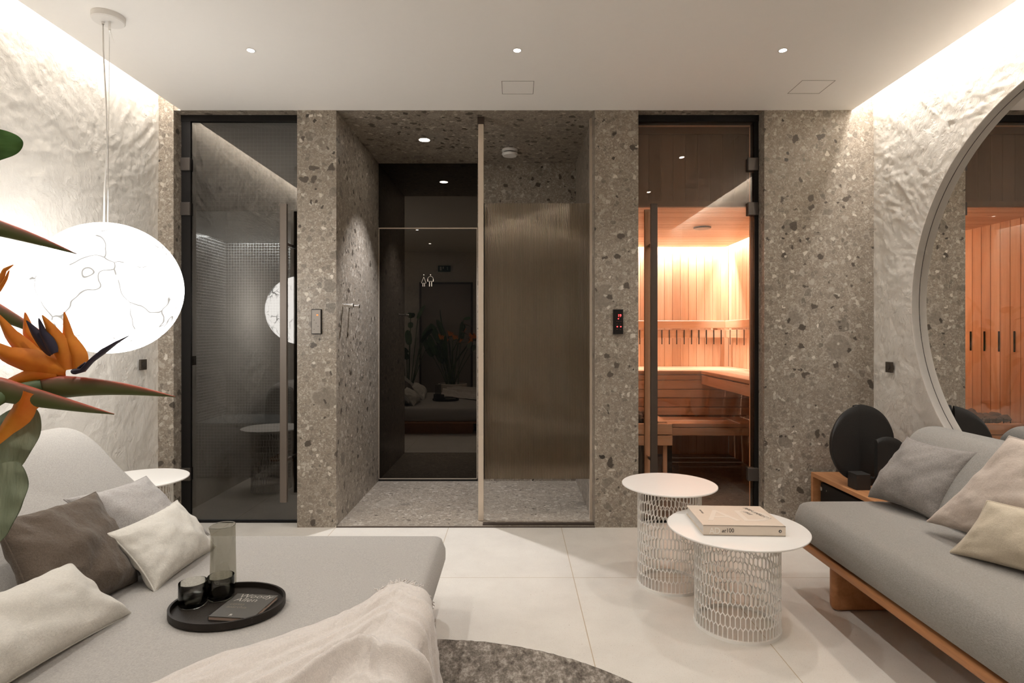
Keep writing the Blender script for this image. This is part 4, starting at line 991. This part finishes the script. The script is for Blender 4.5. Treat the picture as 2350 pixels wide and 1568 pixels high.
petal([(118, 812), (98, 790), (78, 765), (60, 735)], .0085, 'tongue', y=.742, nm='inner_petal'); petal([(122, 812), (108, 785), (96, 765), (88, 728)], .007, 'tongue', y=.738, nm='inner_petal')
b = B(); pts = [PF(px, py, .742) for px, py in ((172, 853), (190, 850), (210, 828), (238, 806), (268, 786), (297, 770))]
b.tube(pts, [.0075, .0055, .0050, .0062, .0032, .0006], 12, True, .5)
pts = [PF(px, py, .742) for px, py in ((180, 846), (196, 834), (206, 838))]; b.tube(pts, [.002, .002, .001], 8)
obj('tongue_petal', b, M['tongue'], bp, smooth=60)
obj('stem', B().tube([PF(95, 888), PF(20, 900, .73), PF(-80, 960, .68), Vector((-.86, .52, .78)), Vector((-.92, .36, .36))], [.010, .009, .008, .008, .009], 10), M['stem'], bp, smooth=60)
obj('stem', B().tube([PF(-60, 880, .72), PF(-130, 960, .66), Vector((-.90, .45, .7)), Vector((-.95, .33, .36))], [.012, .009, .008, .009], 10), M['stem'], bp, smooth=60)
obj('stem', B().tube([PF(-70, 505, .78), PF(-150, 560, .72), Vector((-.92, .5, .9)), Vector((-.96, .36, .36))], [.010, .008, .008, .009], 10), M['stem'], bp, smooth=60)
def leaf(base_, a, c, wid, up, mat='leaf', curl=.12, fold=.25, nm='leaf', root=bp, stem_r=.0055):
    l = obj(nm, leafblade(B(), a, c, wid, up, curl, fold=fold), M[mat], root, smooth=180)
    obj('leaf_stem', stem(base_, a, stem_r, (0, 0, .06)), M['stem'], l, smooth=60)
    return l
leaf((-.93, .36, .36), PF(-80, 1150, .72), PF(78, 935, .76), .030, (.3, -1, .2), 'leafpale', .0, .12)
leaf((-.93, .36, .36), PF(-60, 1260, .66), PF(38, 1060, .68), .026, (.3, -1, .2), 'leafpale', .0, .12)
leaf((-.96, .36, .36), PF(-190, 345, .72), PF(52, 326, .74), .021, (0, 1, .1), 'leafgreen', .0, .1)
for i in range(13):
    a = random.uniform(0, 2*math.pi); hgt = random.uniform(.7, 1.25); r = random.uniform(.05, .28)
    tip = Vector((-.97+r*math.cos(a)*.8-.05, .28+r*math.sin(a)*.6, hgt)); tip.x = min(tip.x, -.874*max(tip.y, 0)-.16-.2)
    end = tip+Vector((math.cos(a)*.10-.05, math.sin(a)*.06, .30)); end.x = min(end.x, -.874*max(end.y, 0)-.45)
    leaf((-.93+.08*math.cos(a), .34+.08*math.sin(a), .36), tip, end, random.uniform(.045, .065), (math.cos(a+1), math.sin(a+1), .3), 'leaf', .1)
for i in range(5):
    c = Vector((-.86-.07*i, .30+.03*(i % 2), 1.02+.05*(i % 3)))
    obj('stem', stem((-.93, .34, .36), c, .006), M['stem'], bp, smooth=60)
    obj('bract', B().tube([c+Vector((.14*j/8, 0, .02*j/8)) for j in range(9)], [.011, .014, .013, .011, .009, .007, .005, .003, .0008], 10, True, .6), M['bract'], bp, smooth=60)
    b = B()
    for j in range(4): leafblade(b, c+Vector((.02, 0, .008)), c+Vector((.02+.03*(j-1), .01*(j % 2), .10-.01*j)), .010, (0, 1, 0), 0, 8)
    obj('petal', b, M['petal'], bp, smooth=180)
p2 = thing('leafy_plant', (-1.62, .20, 0), 'tall potted broad leaf plant in the corner beside the bird of paradise', 'plant')
obj('pot', B().lathe((-1.62, .20, .0), [(0, 0), (.15, 0), (.18, .02), (.19, .34), (.18, .345), (.17, .33), (0, .32)], 56), M['rubber'], p2, smooth=35)
for i in range(16):
    a = 2*math.pi*i/16+random.uniform(-.2, .2); hgt = random.uniform(.75, 1.45); r = random.uniform(.10, .26)
    tip = Vector((-1.60+r*math.cos(a), .20+r*.8*math.sin(a), hgt)); end = tip+Vector((math.cos(a)*.18, math.sin(a)*.10, random.uniform(.05, .26)))
    for q in (tip, end): q.y = min(max(q.y, -.2), .56); q.x = max(q.x, -2.02)
    leaf((-1.62+.05*math.cos(a), .20+.05*math.sin(a), .33), tip, end, random.uniform(.04, .06), (-math.cos(a), -math.sin(a), 1), 'leaf', .12, root=p2)

# things on the rear wall, seen only in the dark door's reflection
rd = thing('door_4', (-1.10, YB+.02, 0), 'flush grey door in the rear plaster wall', None, None, 'structure')
obj('door_leaf', B().box((-1.50, YB+.005, 0), (-.70, YB+.035, 1.97)), m_plain('grey_door_paint', (.33, .29, .25), .6), rd)
obj('frame', B().box((-1.53, YB+.005, 0), (-1.50, YB+.045, 2.0)).box((-.70, YB+.005, 0), (-.67, YB+.045, 2.0)).box((-1.53, YB+.005, 1.97), (-.67, YB+.045, 2.0)), M['bronze'], rd)
es = thing('exit_sign', (-1.13, YB+.03, 2.17), 'small green emergency exit sign above the grey door', 'sign')
obj('housing', B().box((-1.23, YB+.012, 2.17), (-1.03, YB+.05, 2.27), .004), m_plain('sign_green', (.01, .06, .035), .4), es)
b = B(); yw = YB+.0512
b.bar((-1.075, yw, 2.195), (-1.075, yw, 2.245), .008, .001).bar((-1.075, yw, 2.247), (-1.092, yw, 2.228), .008, .001).bar((-1.075, yw, 2.247), (-1.058, yw, 2.228), .008, .001)
b.box((-1.20, yw-.0005, 2.19), (-1.17, yw+.0005, 2.25)); b.box((-1.155, yw-.0005, 2.22), (-1.135, yw+.0005, 2.25)).bar((-1.15, yw, 2.22), (-1.16, yw, 2.19), .007, .001).bar((-1.14, yw, 2.22), (-1.125, yw, 2.195), .007, .001)
obj('pictogram', b, m_plain('sign_white', (.7, .72, .68), .5), es)
